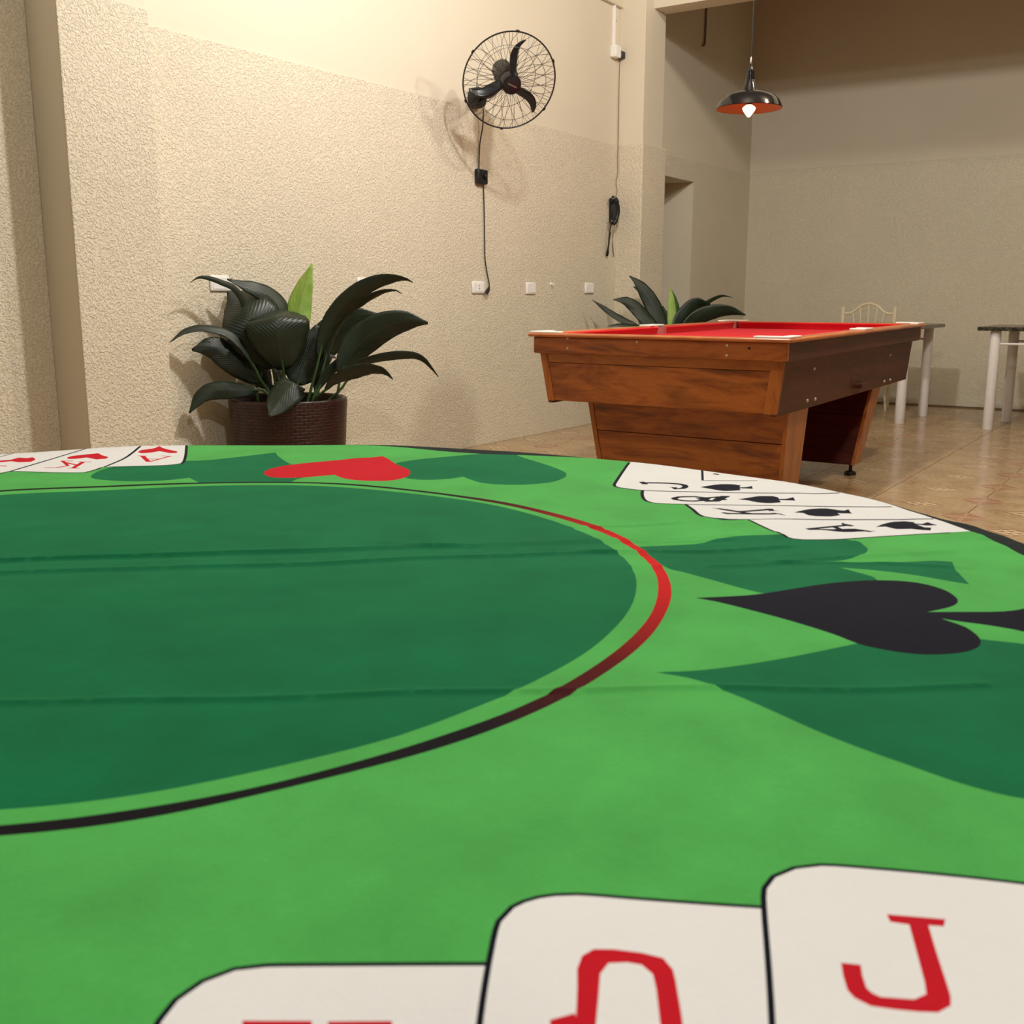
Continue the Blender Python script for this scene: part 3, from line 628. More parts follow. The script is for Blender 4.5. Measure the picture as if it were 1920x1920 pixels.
# rounded edge and hanging skirt
on = np.array([np.hypot(*(outer - q).T).min() for q in vv[used]])
rimset = np.where(on < 2e-5)[0]
rim = sorted(rimset.tolist(), key=lambda i: math.atan2(vs[i][1], vs[i][0]))
prev = rim; nR = len(rim)
for k, (dr, dz) in enumerate(((.004, -.001), (.008, -.004), (.011, -.010), (.014, -.03), (.020, -.07), (.026, -.12), (.030, -.17))):
    base = len(vs); cur = []
    for q in rim:
        x, y, z = vs[q]; a = math.atan2(y, x); r = math.hypot(x, y)
        wave = .010 * max(0, -dz) / .17 * math.sin(a * 22) + .006 * max(0, -dz) / .17 * math.sin(a * 37 + 1)
        rr = r + dr + wave
        vs.append((rr * math.cos(a), rr * math.sin(a), z + dz)); cur.append(len(vs) - 1)
    for i in range(nR):
        j = (i + 1) % nR
        fs.append((prev[i], cur[i], cur[j], prev[j])); ms.append(CI['hem'])
    prev = cur
me = bpy.data.meshes.new('tablecloth')
me.from_pydata(vs, [], fs)
for m_ in cm: me.materials.append(m_)
me.polygons.foreach_set('material_index', ms)
me.polygons.foreach_set('use_smooth', [True] * len(fs))
bm = bmesh.new(); bm.from_mesh(me); bmesh.ops.recalc_face_normals(bm, faces=bm.faces); bm.to_mesh(me); bm.free()
cloth = bpy.data.objects.new('tablecloth', me); COL.objects.link(cloth); cloth.location = (CX, CY, ZT)
tag(cloth, 'green fleece poker cloth printed with cards, heart and spade, covering the near table', 'tablecloth')

# ================================================================== POOL TABLE
PO = Vector((4.447, 1.518, 0)); E1 = Vector((0.0133, 0.9999, 0)); E2v = Vector((0.9999, 0.0118, 0.0068))
PW, PL = 1.351, 2.632
def pq(u, v, z): return PO + E1 * u + E2v * v + Vector((0, 0, z))
pool = thing('pool_table', 'wooden pool table with red baize and white pocket plates', 'pool table', tuple(pq(PW / 2, PL / 2, 0) * 1.0)[:2] + (0,))
def pbox(mb, u0, u1, v0, v1, z0, z1, mi=0, t=0.0):
    # bottom inset by per-side taper t = (du0, du1, dv0, dv1)
    if t == 0.0: t = (0, 0, 0, 0)
    b = [pq(u1 - t[1], v0 + t[2], z0), pq(u0 + t[0], v0 + t[2], z0), pq(u0 + t[0], v1 - t[3], z0), pq(u1 - t[1], v1 - t[3], z0)]
    tp = [pq(u1, v0, z1), pq(u0, v0, z1), pq(u0, v1, z1), pq(u1, v1, z1)]
    return mb.hexa(b, tp, mi)
ZR = 0.836
# rim cap: four rounded rails
RWd = 0.085
for (u0, u1, v0, v1, mt) in ((0, PW, 0, RWd, 'wood_rim_y'), (0, PW, PL - RWd, PL, 'wood_rim_y'), (0, RWd, RWd, PL - RWd, 'wood_rim_x'), (PW - RWd, PW, RWd, PL - RWd, 'wood_rim_x')):
    pbox(MB(), u0, u1, v0, v1, ZR - 0.018, ZR).build('rail_cap', M[mt], pool, bevel=0.0075, smooth=True)
# upper boards
ub = 0.022
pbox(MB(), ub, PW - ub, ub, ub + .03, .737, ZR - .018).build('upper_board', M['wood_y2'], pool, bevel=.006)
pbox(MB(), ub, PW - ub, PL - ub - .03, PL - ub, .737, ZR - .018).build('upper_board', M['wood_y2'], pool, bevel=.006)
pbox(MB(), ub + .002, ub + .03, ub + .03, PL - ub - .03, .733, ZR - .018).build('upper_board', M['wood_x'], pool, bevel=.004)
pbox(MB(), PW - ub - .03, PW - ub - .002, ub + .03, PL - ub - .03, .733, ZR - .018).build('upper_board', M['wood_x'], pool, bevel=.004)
# bed and cushions
pbox(MB(), RWd, PW - RWd, RWd, PL - RWd, .74, .79).build('playing_bed', M['baize'], pool)
def cushion(a, b, nrm):
    # a, b ends at the rail line in (u, v); nrm points to the bed
    mb = MB(); sec = [(0, ZR - .004), (.034, ZR - .002), (.044, ZR - .008), (.030, ZR - .03), (.026, .788), (0, .788)]
    ax, ay = a; bx, by = b
    tx, ty = (bx - ax), (by - ay); L = math.hypot(tx, ty); tx /= L; ty /= L
    vs = []
    for s, (px, py) in ((1, a), (-1, b)):
        for (o, z) in sec:
            vs.append(pq(px + nrm[0] * o + tx * s * o * .6, py + nrm[1] * o + ty * s * o * .6, z))
    n = len(sec)
    mb.add(vs, [tuple(range(n)), tuple(range(2 * n - 1, n - 1, -1))] + [(i, (i + 1) % n, n + (i + 1) % n, n + i) for i in range(n)])
    mb.build('cushion', M['baize'], pool)
iu0, iu1, iv0, iv1, pk, mk = RWd, PW - RWd, RWd, PL - RWd, .045, .035
cushion((iu0 + pk, iv0), (iu1 - pk, iv0), (0, 1)); cushion((iu0 + pk, iv1), (iu1 - pk, iv1), (0, -1))
vm = PL / 2
for uu, nx in ((iu0, 1), (iu1, -1)):
    cushion((uu, iv0 + pk), (uu, vm - mk), (nx, 0)); cushion((uu, vm + mk), (uu, iv1 - pk), (nx, 0))
# pockets: liner + white plate
def pocket(u, v, su, sv, mid):
    r = .050
    c = pq(u, v, 0)
    MB().lathe([(r, .745), (r, ZR - .004), (r - .005, ZR - .002), (r - .005, .745)], (c.x, c.y, E2v.z * v), n=24, closed=True).build('pocket_liner', M['chrome'], pool, smooth=True)
    MB().lathe([(0.0, .796), (r - .006, .796)], (c.x, c.y, E2v.z * v), n=20).build('pocket_hole', M['dark_hole'], pool)
    mb = MB()
    if mid:
        ue = 0.012 if su < 0 else PW - .012
        for s in (-1, 1):
            pbox(mb, min(ue, u - su * .0), max(ue, u), v + (s * .03 if s > 0 else -.085), v + (.085 if s > 0 else -.03), ZR, ZR + .009)
        pbox(mb, min(ue, ue - su * .035), max(ue, ue - su * .035), v - .03, v + .03, ZR, ZR + .009)
    else:
        ue = 0.010 if su < 0 else PW - .010; ve = .010 if sv < 0 else PL - .010
        a, b2 = sorted((ue, ue - su * .165)); c_, d_ = sorted((ve, ve - sv * .05))
        pbox(mb, a, b2, c_, d_, ZR, ZR + .009)
        a, b2 = sorted((ue, ue - su * .05)); c_, d_ = sorted((ve - sv * .05, ve - sv * .165))
        pbox(mb, a, b2, c_, d_, ZR, ZR + .009)
    mb.build('pocket_plate', M['white_plastic'], pool, bevel=.003, label='white pocket plate')
for su in (-1, 1):
    u = iu0 - .005 if su < 0 else iu1 + .005
    for sv in (-1, 1):
        pocket(u, iv0 - .005 if sv < 0 else iv1 + .005, su, sv, False)
    pocket(u - su * .016, vm, su, 0, True)
# lower box: end planks, stiles, side boards (sides lean in)
ZB, ZU = 0.500, 0.737
ta = .052 / (.737 - .5)          # inward lean per metre of drop
def uR(z): return 0.050 + (ZU - z) * .115
def uL(z): return PW - .026 - (ZU - z) * .205
for v0, v1 in ((.08, .105), (PL - .135, PL - .11)):
    for name, za, zb, mt in (('end_plank', .690, .735, 'wood_strip'), ('end_plank', ZB, .688, 'wood_y')):
        mb = MB()
        o_ = .004 if name and za < .6 else 0
        mb.hexa([pq(uL(za) - .012, v0 + .004, za), pq(uR(za) + .012, v0 + .004, za), pq(uR(za) + .012, v1, za), pq(uL(za) - .012, v1, za)],
                [pq(uL(zb) - .012, v0 + .004, zb), pq(uR(zb) + .012, v0 + .004, zb), pq(uR(zb) + .012, v1, zb), pq(uL(zb) - .012, v1, zb)])
        mb.build(name, M[mt], pool, bevel=.0025)
    for fu, s in ((uL, 1), (uR, -1)):
        mb = MB(); wd = .04
        q = []
        for z in (ZB - .002, ZU):
            a, b2 = (fu(z) - wd, fu(z)) if s > 0 else (fu(z), fu(z) + wd + .02)
            q.append([pq(b2, v0 - .001 if v0 < 1 else v0, z), pq(a, v0 - .001 if v0 < 1 else v0, z), pq(a, v1, z), pq(b2, v1 + (.001 if v0 > 1 else 0), z)])
        mb.hexa(q[0], q[1])
        mb.build('stile', M['wood_z'], pool, bevel=.002)
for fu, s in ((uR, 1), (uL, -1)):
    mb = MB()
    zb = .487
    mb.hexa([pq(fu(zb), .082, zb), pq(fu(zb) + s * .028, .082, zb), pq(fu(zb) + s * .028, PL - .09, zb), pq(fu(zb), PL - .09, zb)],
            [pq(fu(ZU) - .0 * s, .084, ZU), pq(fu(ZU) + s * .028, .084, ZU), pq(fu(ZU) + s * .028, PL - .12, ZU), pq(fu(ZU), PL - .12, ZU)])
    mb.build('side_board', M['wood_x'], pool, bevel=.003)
# legs
def leg(vf, vb, vf2, vb2, front_first):
    lg = thing('leg', None, None, (0, 0, 0)); del_ = lg
    zt_, zb_ = .50, .055
    uLt, uLb, uRt, uRb = 1.181, 1.112, .100, .128
    def cor(u, v, z): return pq(u, v, z)
    mb = MB()
    mb.hexa([cor(uLb - .01, vf2 + .02, zb_), cor(uRb + .01, vf2 + .02, zb_), cor(uRb + .01, vb2 - .02, zb_), cor(uLb - .01, vb2 - .02, zb_)],
            [cor(uLt - .01, vf + .02, zt_), cor(uRt + .01, vf + .02, zt_), cor(uRt + .01, vb - .02, zt_), cor(uLt - .01, vb - .02, zt_)])
    bpy.data.objects.remove(lg)
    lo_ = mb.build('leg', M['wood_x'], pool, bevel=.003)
    f = lambda z: (zt_ - z) / (zt_ - zb_)
    def lerp(a, b, t): return a + (b - a) * t
    # plank facing, front and back
    for vv_t, vv_b, s in ((vf, vf2, 1), (vb, vb2, -1)):
        for za, zb2, mt in ((.332, zt_, 'wood_y'), (zb_, .329, 'wood_y')):
            if (s > 0) != (vf < 1): mt = 'wood_inner_shaded'
            mp = MB(); q = []
            for z in (za, zb2):
                t = f(z); uL_, uR_, v_ = lerp(uLt, uLb, t), lerp(uRt, uRb, t), lerp(vv_t, vv_b, t)
                q.append([pq(uL_ - .03, v_, z), pq(uR_ + .002, v_, z), pq(uR_ + .002, v_ + s * .02, z), pq(uL_ - .03, v_ + s * .02, z)] if s > 0 else
                         [pq(uL_ - .03, v_ - .02, z), pq(uR_ + .002, v_ - .02, z), pq(uR_ + .002, v_, z), pq(uL_ - .03, v_, z)])
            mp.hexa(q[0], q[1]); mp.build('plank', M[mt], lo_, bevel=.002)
    for s in (1, -1):        # edge boards
        mp = MB(); q = []
        for z in (zb_, zt_):
            t = f(z); uE = lerp(uLt, uLb, t) if s > 0 else lerp(uRt, uRb, t)
            va, vb_ = lerp(vf, vf2, t), lerp(vb, vb2, t)
            a, b2 = (uE - .028, uE) if s > 0 else (uE - .0, uE + .02)
            q.append([pq(b2, va - .002, z), pq(a, va - .002, z), pq(a, vb_ + .002, z), pq(b2, vb_ + .002, z)])
        mp.hexa(q[0], q[1]); mp.build('edge_board', M['wood_z'], lo_, bevel=.002)
    vmid = (vf2 + vb2) / 2
    for u in (.165, 1.06):
        c = pq(u, vmid, 0)
        dz = E2v.z * vmid
        MB().lathe([(.0, 0), (.033, 0), (.035, .008), (.030, .020), (.012, .024), (.010, .026), (.010, .046 + dz), (.016, .048 + dz), (.016, .058 + dz), (0, .058 + dz)], (c.x, c.y, 0), n=20).build('leveling_foot', M['black_metal'], lo_, smooth=True)
leg(.323, .62, .36, .60, True)
leg(1.83, 2.02, 1.63, 1.76, False)
# ball return slot and drawer pull on the right side, bolts and screws
def side_pt(v, z, out=0.0): return pq(uR(z) - out, v, z)
mb = MB()
zs0, zs1 = .535, .585
q0 = [side_pt(1.24, zs0, .004), side_pt(1.44, zs0, .004), side_pt(1.44, zs0, -.004), side_pt(1.24, zs0, -.004)]
q1 = [side_pt(1.24, zs1, .004), side_pt(1.44, zs1, .004), side_pt(1.44, zs1, -.004), side_pt(1.24, zs1, -.004)]
mb.hexa(q0, q1)
mb.build('ball_return_door', M['wood_x'], pool, bevel=.002)
mb = MB()
q0 = [side_pt(1.30, .525, .045), side_pt(1.42, .525, .045), side_pt(1.42, .525, .0), side_pt(1.30, .525, .0)]
q1 = [side_pt(1.30, .548, .045), side_pt(1.42, .548, .045), side_pt(1.42, .548, .0), side_pt(1.30, .548, .0)]
mb.hexa(q0, q1)
mb.build('drawer_pull', M['wood_x'], pool, bevel=.003)
for v, z in ((.527, .677), (.503, .526), (.628, .523), (1.985, .671), (1.964, .515), (2.104, .515)):
    a = side_pt(v, z, .003); n_ = (side_pt(v, z, 1.0) - side_pt(v, z, 0)).normalized()
    MB().lathe([(.0085, -.006), (.0085, 0), (.006, .004), (0, .005)], a, n_, n=12).build('bolt', M['bolt'], pool, smooth=True)
for u, z in ((1.13, .813), (1.13, .765), (.75, .805), (.30, .800), (.30, .756), (.195, .790)):
    a = pq(u, ub, z)
    MB().lathe([(.006, -.004), (.006, .001), (.004, .002), (0, .0015)], a, -E2v, n=10).build('screw', M['bolt'] if u > .2 else M['dark_hole'], pool)

# ================================================================== PLANTS
PLANTS = [[["a",[[-0.039,0.045,0.563],[-0.058,0.053,0.711],[-0.093,0.071,0.818],[-0.126,0.1,0.909],[-0.123,0.155,0.973],[-0.092,0.253,1.014],[-0.077,0.313,1.036]],[0.742,-0.384,0.549],0.314,0],["a2",[[0.038,0.06,0.62],[0.067,0.066,0.806],[0.061,0.065,0.93],[0.025,0.09,0.999],[-0.047,0.121,1.041],[-0.118,0.165,1.07],[-0.177,0.207,1.094]],[0.707,0.131,0.695],0.118,0],["b",[[-0.055,-0.033,0.591],[-0.074,-0.046,0.676],[-0.095,-0.054,0.768],[-0.107,-0.061,0.851],[-0.091,-0.043,0.914],[-0.016,0.038,0.94],[0.087,0.148,0.959]],[0.765,-0.642,0.049],0.314,0],["c",[[0.034,-0.029,0.561],[0.064,-0.041,0.654],[0.104,-0.067,0.746],[0.127,-0.079,0.808],[0.14,-0.075,0.871]],[0.708,-0.622,-0.336],0.227,0],["thin1",[[-0.117,0.143,0.916],[-0.162,0.162,1.04],[-0.231,0.181,1.075],[-0.296,0.192,1.095],[-0.36,0.194,1.099],[-0.422,0.182,1.074]],[-0.006,-0.007,1.0],0.035,0],["young",[[0.056,0.019,0.683],[0.079,0.029,0.776],[0.115,0.034,0.907],[0.147,0.033,1.007],[0.181,0.024,1.093],[0.217,0.012,1.174]],[0.46,-0.837,-0.297],0.137,1],["d",[[0.047,-0.1,0.525],[0.085,-0.124,0.671],[0.124,-0.147,0.825],[0.168,-0.194,0.939],[0.231,-0.275,1.034],[0.296,-0.374,1.088],[0.348,-0.47,1.099],[0.364,-0.521,1.08]],[0.579,-0.105,-0.809],0.094,0],["e",[[0.084,-0.118,0.523],[0.157,-0.133,0.746],[0.24,-0.18,0.915],[0.306,-0.238,0.985],[0.372,-0.306,1.031],[0.42,-0.359,1.043],[0.442,-0.383,1.026]],[0.655,0.21,-0.726],0.059,0],["f",[[0.171,-0.024,0.536],[0.218,-0.008,0.692],[0.268,-0.019,0.786],[0.331,-0.061,0.849],[0.411,-0.132,0.905],[0.475,-0.194,0.921]],[0.343,-0.294,-0.892],0.184,0],["g",[[0.127,-0.216,0.537],[0.15,-0.219,0.625],[0.208,-0.26,0.747],[0.271,-0.326,0.828],[0.33,-0.399,0.874],[0.385,-0.475,0.89],[0.436,-0.556,0.881]],[0.341,-0.137,-0.93],0.169,0],["h",[[0.156,-0.038,0.538],[0.195,-0.038,0.631],[0.225,-0.044,0.677],[0.257,-0.059,0.708],[0.281,-0.074,0.698]],[0.399,-0.49,-0.775],0.063,0],["i",[[0.063,-0.127,0.517],[0.095,-0.142,0.586],[0.129,-0.166,0.639],[0.17,-0.203,0.685],[0.209,-0.242,0.72],[0.239,-0.275,0.733]],[0.544,-0.16,-0.824],0.059,0],["j",[[0.105,-0.236,0.539],[0.14,-0.269,0.597],[0.174,-0.293,0.669],[0.222,-0.354,0.7],[0.281,-0.436,0.719],[0.333,-0.513,0.725],[0.365,-0.566,0.711],[0.383,-0.611,0.666],[0.397,-0.648,0.619]],[0.138,0.404,-0.905],0.049,0],["k",[[-0.011,-0.198,0.519],[0.011,-0.242,0.558],[0.034,-0.284,0.604],[0.071,-0.353,0.639],[0.115,-0.436,0.662],[0.145,-0.509,0.652],[0.153,-0.557,0.617]],[0.391,0.329,-0.86],0.078,0],["l",[[-0.108,0.034,0.553],[-0.141,0.044,0.608],[-0.171,0.057,0.685],[-0.208,0.086,0.776],[-0.259,0.124,0.833],[-0.315,0.157,0.856],[-0.377,0.194,0.864],[-0.443,0.227,0.845],[-0.508,0.247,0.797]],[0.435,0.43,0.791],0.053,0],["m",[[-0.051,0.094,0.546],[-0.092,0.102,0.603],[-0.145,0.13,0.662],[-0.21,0.176,0.721],[-0.277,0.219,0.766],[-0.363,0.271,0.756]],[0.44,0.004,0.898],0.157,0],["m2",[[-0.012,0.125,0.542],[0.001,0.146,0.587],[0.013,0.167,0.633],[0.019,0.198,0.679],[0.01,0.249,0.717]],[0.929,-0.155,0.336],0.063,0],["n",[[-0.141,0.01,0.552],[-0.202,0.075,0.557],[-0.259,0.133,0.562],[-0.317,0.19,0.56],[-0.366,0.224,0.531],[-0.42,0.248,0.455]],[-0.146,0.545,0.825],0.094,0],["n2",[[0.015,0.085,0.542],[-0.001,0.134,0.56],[-0.026,0.197,0.579],[-0.054,0.258,0.582]],[0.372,0.107,0.922],0.039,0],["o",[[-0.141,-0.181,0.535],[-0.142,-0.198,0.604],[-0.182,-0.193,0.576],[-0.227,-0.184,0.535],[-0.268,-0.182,0.493],[-0.307,-0.182,0.454]],[-0.264,0.804,0.534],0.157,0],["s1",[[0.095,0.037,0.491],[0.13,0.043,0.599],[0.169,0.043,0.709],[0.201,0.047,0.803],[0.223,0.055,0.866]],[0.977,-0.088,-0.194],0.071,0],["s2",[[0.072,0.078,0.506],[0.082,0.139,0.614],[0.098,0.184,0.7],[0.111,0.237,0.801]],[0.991,0.038,0.125],0.086,0]],[["a",[[-0.119,0.068,0.617],[-0.204,0.233,0.771],[-0.26,0.323,0.832],[-0.317,0.412,0.892],[-0.366,0.49,0.953],[-0.404,0.544,0.998]],[0.611,-0.225,0.759],0.064,0],["b",[[-0.066,0.079,0.615],[-0.088,0.145,0.757],[-0.123,0.218,0.86],[-0.162,0.289,0.943],[-0.207,0.355,0.991],[-0.266,0.429,0.998]],[0.584,-0.191,0.789],0.126,0],["c",[[-0.005,0.079,0.612],[-0.006,0.128,0.794],[-0.023,0.182,0.924],[-0.049,0.246,1.04],[-0.08,0.306,1.124],[-0.12,0.368,1.182]],[0.632,-0.501,0.591],0.139,0],["c2",[[0.08,0.133,0.608],[0.085,0.202,0.818],[0.073,0.274,0.962],[0.051,0.34,1.054],[0.021,0.404,1.103]],[0.811,-0.337,0.478],0.106,0],["young",[[0.017,0.046,0.612],[0.044,0.061,0.768],[0.065,0.078,0.898],[0.08,0.093,1.002],[0.09,0.111,1.095]],[0.574,-0.815,0.076],0.082,1],["young2",[[0.052,0.047,0.611],[0.098,0.031,0.767],[0.113,0.042,0.872],[0.115,0.076,0.989],[0.109,0.12,1.093]],[0.899,-0.405,0.164],0.073,2],["e",[[0.124,0.066,0.608],[0.211,0.012,0.818],[0.281,-0.054,0.923],[0.344,-0.125,0.989],[0.402,-0.198,1.029],[0.446,-0.269,1.016]],[0.627,-0.027,-0.779],0.048,0],["f",[[0.028,0.029,0.612],[0.072,0.006,0.794],[0.111,-0.037,0.898],[0.151,-0.095,0.97],[0.196,-0.189,0.963]],[0.529,-0.378,-0.76],0.152,0],["g",[[-0.058,-0.025,0.617],[-0.002,-0.072,0.771],[0.062,-0.153,0.861],[0.132,-0.26,0.906],[0.188,-0.361,0.913],[0.239,-0.468,0.882]],[0.318,0.076,-0.945],0.132,0],["h",[[-0.211,0.024,0.621],[-0.265,0.16,0.773],[-0.324,0.26,0.801],[-0.366,0.325,0.807],[-0.418,0.399,0.795]],[0.618,0.252,0.745],0.053,0],["k",[[0.133,0.144,0.605],[0.178,0.171,0.777],[0.201,0.2,0.869],[0.219,0.233,0.948]],[0.818,-0.548,0.178],0.119,0]]]
def make_leaf(root, org, P, W, wd, col, hint=0):
    N, K = 22, 8
    pts = catmull([Vector(q) + Vector(org) for q in P], 8)
    # resample evenly
    L = [0]
    for a, b in zip(pts[:-1], pts[1:]): L.append(L[-1] + (b - a).length)
    def at(s):
        s *= L[-1]
        for i in range(len(L) - 1):
            if L[i + 1] >= s:
                t = (s - L[i]) / max(1e-9, L[i + 1] - L[i]); return pts[i].lerp(pts[i + 1], t)
        return pts[-1]
    Wv = Vector(W)
    t0 = 0.28 if len(P) > 3 else .2
    blade = [at(t0 + (1 - t0) * i / N) for i in range(N + 1)]
    vs, fs, uv = [], [], []
    for i in range(N + 1):
        t = i / N
        tan = (blade[min(i + 1, N)] - blade[max(i - 1, 0)]).normalized()
        wv = (Wv - tan * Wv.dot(tan)).normalized()
        nv = tan.cross(wv).normalized()
        wid = wd * .5 * (math.sin(math.pi * min(1, (t * .94 + .02)) ** .82) ** .8)
        wid *= 1.0 if t < .82 else max(.05, 1 - ((t - .82) / .18) ** 1.2 * .55)
        for j in range(K + 1):
            s = (j / K - .5) * 2
            rip = .0022 * math.sin(t * 44 - abs(s) * 7 + hint) * abs(s) + .005 * math.sin(t * 11 + hint + s * 1.5) * abs(s)
            cup = .20 * abs(s) ** 1.4 * wid
            vs.append(blade[i] + wv * s * wid * .97 + nv * (cup + rip * min(1, wid / .04)))
            uv.append((j / K, t))
    for i in range(N):
        for j in range(K):
            a = i * (K + 1) + j
            fs.append((a, a + 1, a + K + 2, a + K + 1))
    mb = MB(); mb.add(vs, fs)
    mat = {0: M['leaf'], 1: M['young'], 2: M['midleaf']}[col]
    o = mb.build('leaf', mat, root, smooth=True, sharp=180, label='bright light green young leaf' if col == 1 else None)
    l = o.data.uv_layers.new(name='UVMap')
    for lp in o.data.loops: l.data[lp.index].uv = uv[lp.vertex_index]
    sol = o.modifiers.new('thickness', 'SOLIDIFY'); sol.thickness = .0016; sol.offset = 0
    st = [at(t0 * 1.25 * i / 6) for i in range(7)]
    MB().tube(st, [.0085, .008, .0075, .007, .0065, .006, .004], 7).build('stem', M['stem'], o, smooth=True)

def make_plant(label, loc, leaves, pot_label):
    x, y, _ = loc
    root = thing('potted_plant', label, 'plant', loc)
    # woven planter
    H = .515
    prof = [(.0, .0), (.255, .0), (.262, .006), (.272, .15), (.283, .32), (.290, .44), (.294, .49), (.294, .508), (.288, .515), (.276, .514), (.272, .505), (.270, .46)]
    n = 96
    mb = MB(); mb.lathe(prof, loc, n=n)
    pot = mb.build('planter', M['rattan'], root, smooth=True, sharp=50, label='brown woven planter')
    l = pot.data.uv_layers.new(name='UVMap')
    for pf in pot.data.polygons:
        vi = [pot.data.loops[k].vertex_index for k in pf.loop_indices]
        an = [math.atan2(pot.data.vertices[q].co.y, pot.data.vertices[q].co.x) for q in vi]
        if max(an) - min(an) > math.pi: an = [a + 2 * math.pi if a < 0 else a for a in an]
        for k, q, a in zip(pf.loop_indices, vi, an):
            l.data[k].uv = (a * .28, pot.data.vertices[q].co.z)
    sm = MB()
    sm.lathe([(0, .455), (.12, .462), (.22, .455), (.271, .45)], loc, n=40)
    sm.build('soil', M['soil'], root, smooth=True)
    for k, (nm, P, W, wd, col) in enumerate(leaves):
        P = [list(q) for q in P]
        # stems start in the soil
        b = P[0]; r = math.hypot(b[0], b[1])
        f = min(1, .19 / max(r, 1e-6)) * .8
        P = [[b[0] * f, b[1] * f, .45]] + P
        make_leaf(root, loc, P, W, wd, col, k * 1.3)
    return root
make_plant('large dark leafy plant in brown woven planter beside the left pilaster', (3.80, 3.872, 0), PLANTS[0], '')
make_plant('dark leafy plant behind the pool table in front of the column', (7.72, 3.56, 0), PLANTS[1], '')

# ================================================================== WALL FAN
def img_basis(P):
    d = Vector(P) - Vector((0, 0, 1)); t = -d.normalized()
    r = Vector((0, 0, 1)).cross(t).normalized(); u = t.cross(r)
    return t, r, u
FC = Vector((5.607, 3.741, 2.2917))
tv, rv, uvv = img_basis(FC)
fn = (tv + rv * .24 - uvv * .34).normalized()
fr = (rv - fn * rv.dot(fn)).normalized(); fu = fn.cross(fr)
fan = thing('wall_fan', 'black three-bladed wall fan in a round wire cage', 'fan', (5.885, YT, 2.278))
RF = .285
def fp(r, a, d): return FC + fr * (r * math.cos(a)) + fu * (r * math.sin(a)) + fn * d
mb = MB(); mb.tube([fp(RF, 2 * math.pi * k / 72, 0) for k in range(72)], .0048, 8, closed=True)
ringo = mb.build('outer_ring', M['black_metal'], fan, smooth=True)
for k in range(6):
    a = math.radians(20 + 60 * k)
    MB().box((-.006, -.005, -.009), (.006, .005, .009))
    c = fp(RF + .003, a, 0)
    MB().lathe([(0, -.012), (.007, -.010), (.008, 0), (.007, .010), (0, .012)], c, fr * -math.sin(a) + fu * math.cos(a), n=8).build('clip', M['black_metal'], ringo, smooth=True)
def grille(name, r0, d0, bulge, tw, n, phase):
    mb = MB()
    for k in range(n):
        a0 = 2 * math.pi * k / n + phase
        pts = []
        for i in range(9):
            t = i / 8
            r = r0 + (RF - r0) * t
            d = d0 * (1 - t ** 2.2) + bulge * math.sin(math.pi * t)
            pts.append(fp(r, a0 + tw * (1 - t) * (1 if k % 2 else -1), d))
        mb.tube(pts, .00125, 4, cap=False)
    for q in ((.75,) if d0 > 0 else (.64,)):
        t = (q * RF - r0) / (RF - r0)
        d = d0 * (1 - t ** 2.2) + bulge * math.sin(math.pi * t)
        mb.tube([fp(q * RF, 2 * math.pi * k / 48, d) for k in range(48)], .0015, 4, closed=True)
    return mb.build(name, M['black_metal'], fan, smooth=True)
grille('front_grille', .05, .075, .02, .16, 44, 0)
grille('rear_grille', .07, -.085, -.02, .22, 44, .07)
# blades
for ang in (77, -43, 197):
    a = math.radians(ang)
    n1, n2 = 12, 4
    vs, fs = [], []
    for i in range(n1 + 1):
        t = i / n1; r = .045 + .205 * t
        sw = a + .30 * math.sin(t * 2.2) - .16 - (.26 * t * t)
        wd = (.030 + .022 * math.sin(math.pi * min(1, t * .9 + .12))) * (1 if t < .85 else math.sqrt(max(.03, 1 - ((t - .85) / .16) ** 2)))
        for j in range(n2 + 1):
            s = (j / n2 - .5)
            pt = fp(r, sw, .012) + (fu * math.cos(sw) - fr * math.sin(sw)) * (s * wd * 1.05) + fn * (s * wd * .75 - .01 * t)
            vs.append(pt)
    for i in range(n1):
        for j in range(n2):
            q = i * (n2 + 1) + j
            fs.append((q, q + 1, q + n2 + 2, q + n2 + 1))
    mb = MB(); mb.add(vs, fs)
    o = mb.build('blade', M['black_plastic'], fan, smooth=True, sharp=180)
    so = o.modifiers.new('thickness', 'SOLIDIFY'); so.thickness = .004
hub = MB().lathe([(0, -.03), (.05, -.03), (.058, -.01), (.060, .055), (.056, .072), (.03, .080), (0, .081)], FC, fn, n=36).build('hub_cap', M['black_plastic'], fan, smooth=True)
# pale maker's strip on the hub cap
ca = math.radians(-28)
st = MB(); x_ = fr * math.cos(ca) + fu * math.sin(ca); y_ = fn.cross(x_)
c0 = FC + fn * .0795
st.hexa([c0 - x_ * .030 - y_ * .004, c0 + x_ * .030 - y_ * .004, c0 + x_ * .030 + y_ * .004, c0 - x_ * .030 + y_ * .004],
        [c0 - x_ * .030 - y_ * .004 + fn * .003, c0 + x_ * .030 - y_ * .004 + fn * .003, c0 + x_ * .030 + y_ * .004 + fn * .003, c0 - x_ * .030 + y_ * .004 + fn * .003])
st.build('name_strip', simple('grey_print', srgb(104, 92, 84), .5), hub)
motor = MB().lathe([(0, -.235), (.045, -.23), (.062, -.21), (.066, -.12), (.070, -.06), (.055, -.035), (0, -.03)], FC, fn, n=32).build('motor', simple('motor_shell', srgb(44, 42, 42), .45), fan, smooth=True)
mv = MB()
for k in range(10):
    a = 2 * math.pi * k / 10
    p0 = FC + fn * -.20 + (fr * math.cos(a) + fu * math.sin(a)) * .066; p1 = FC + fn * -.08 + (fr * math.cos(a) + fu * math.sin(a)) * .071
    mv.tube([p0, p1], .0035, 5)
mv.build('cooling_fins', M['black_plastic'], motor)
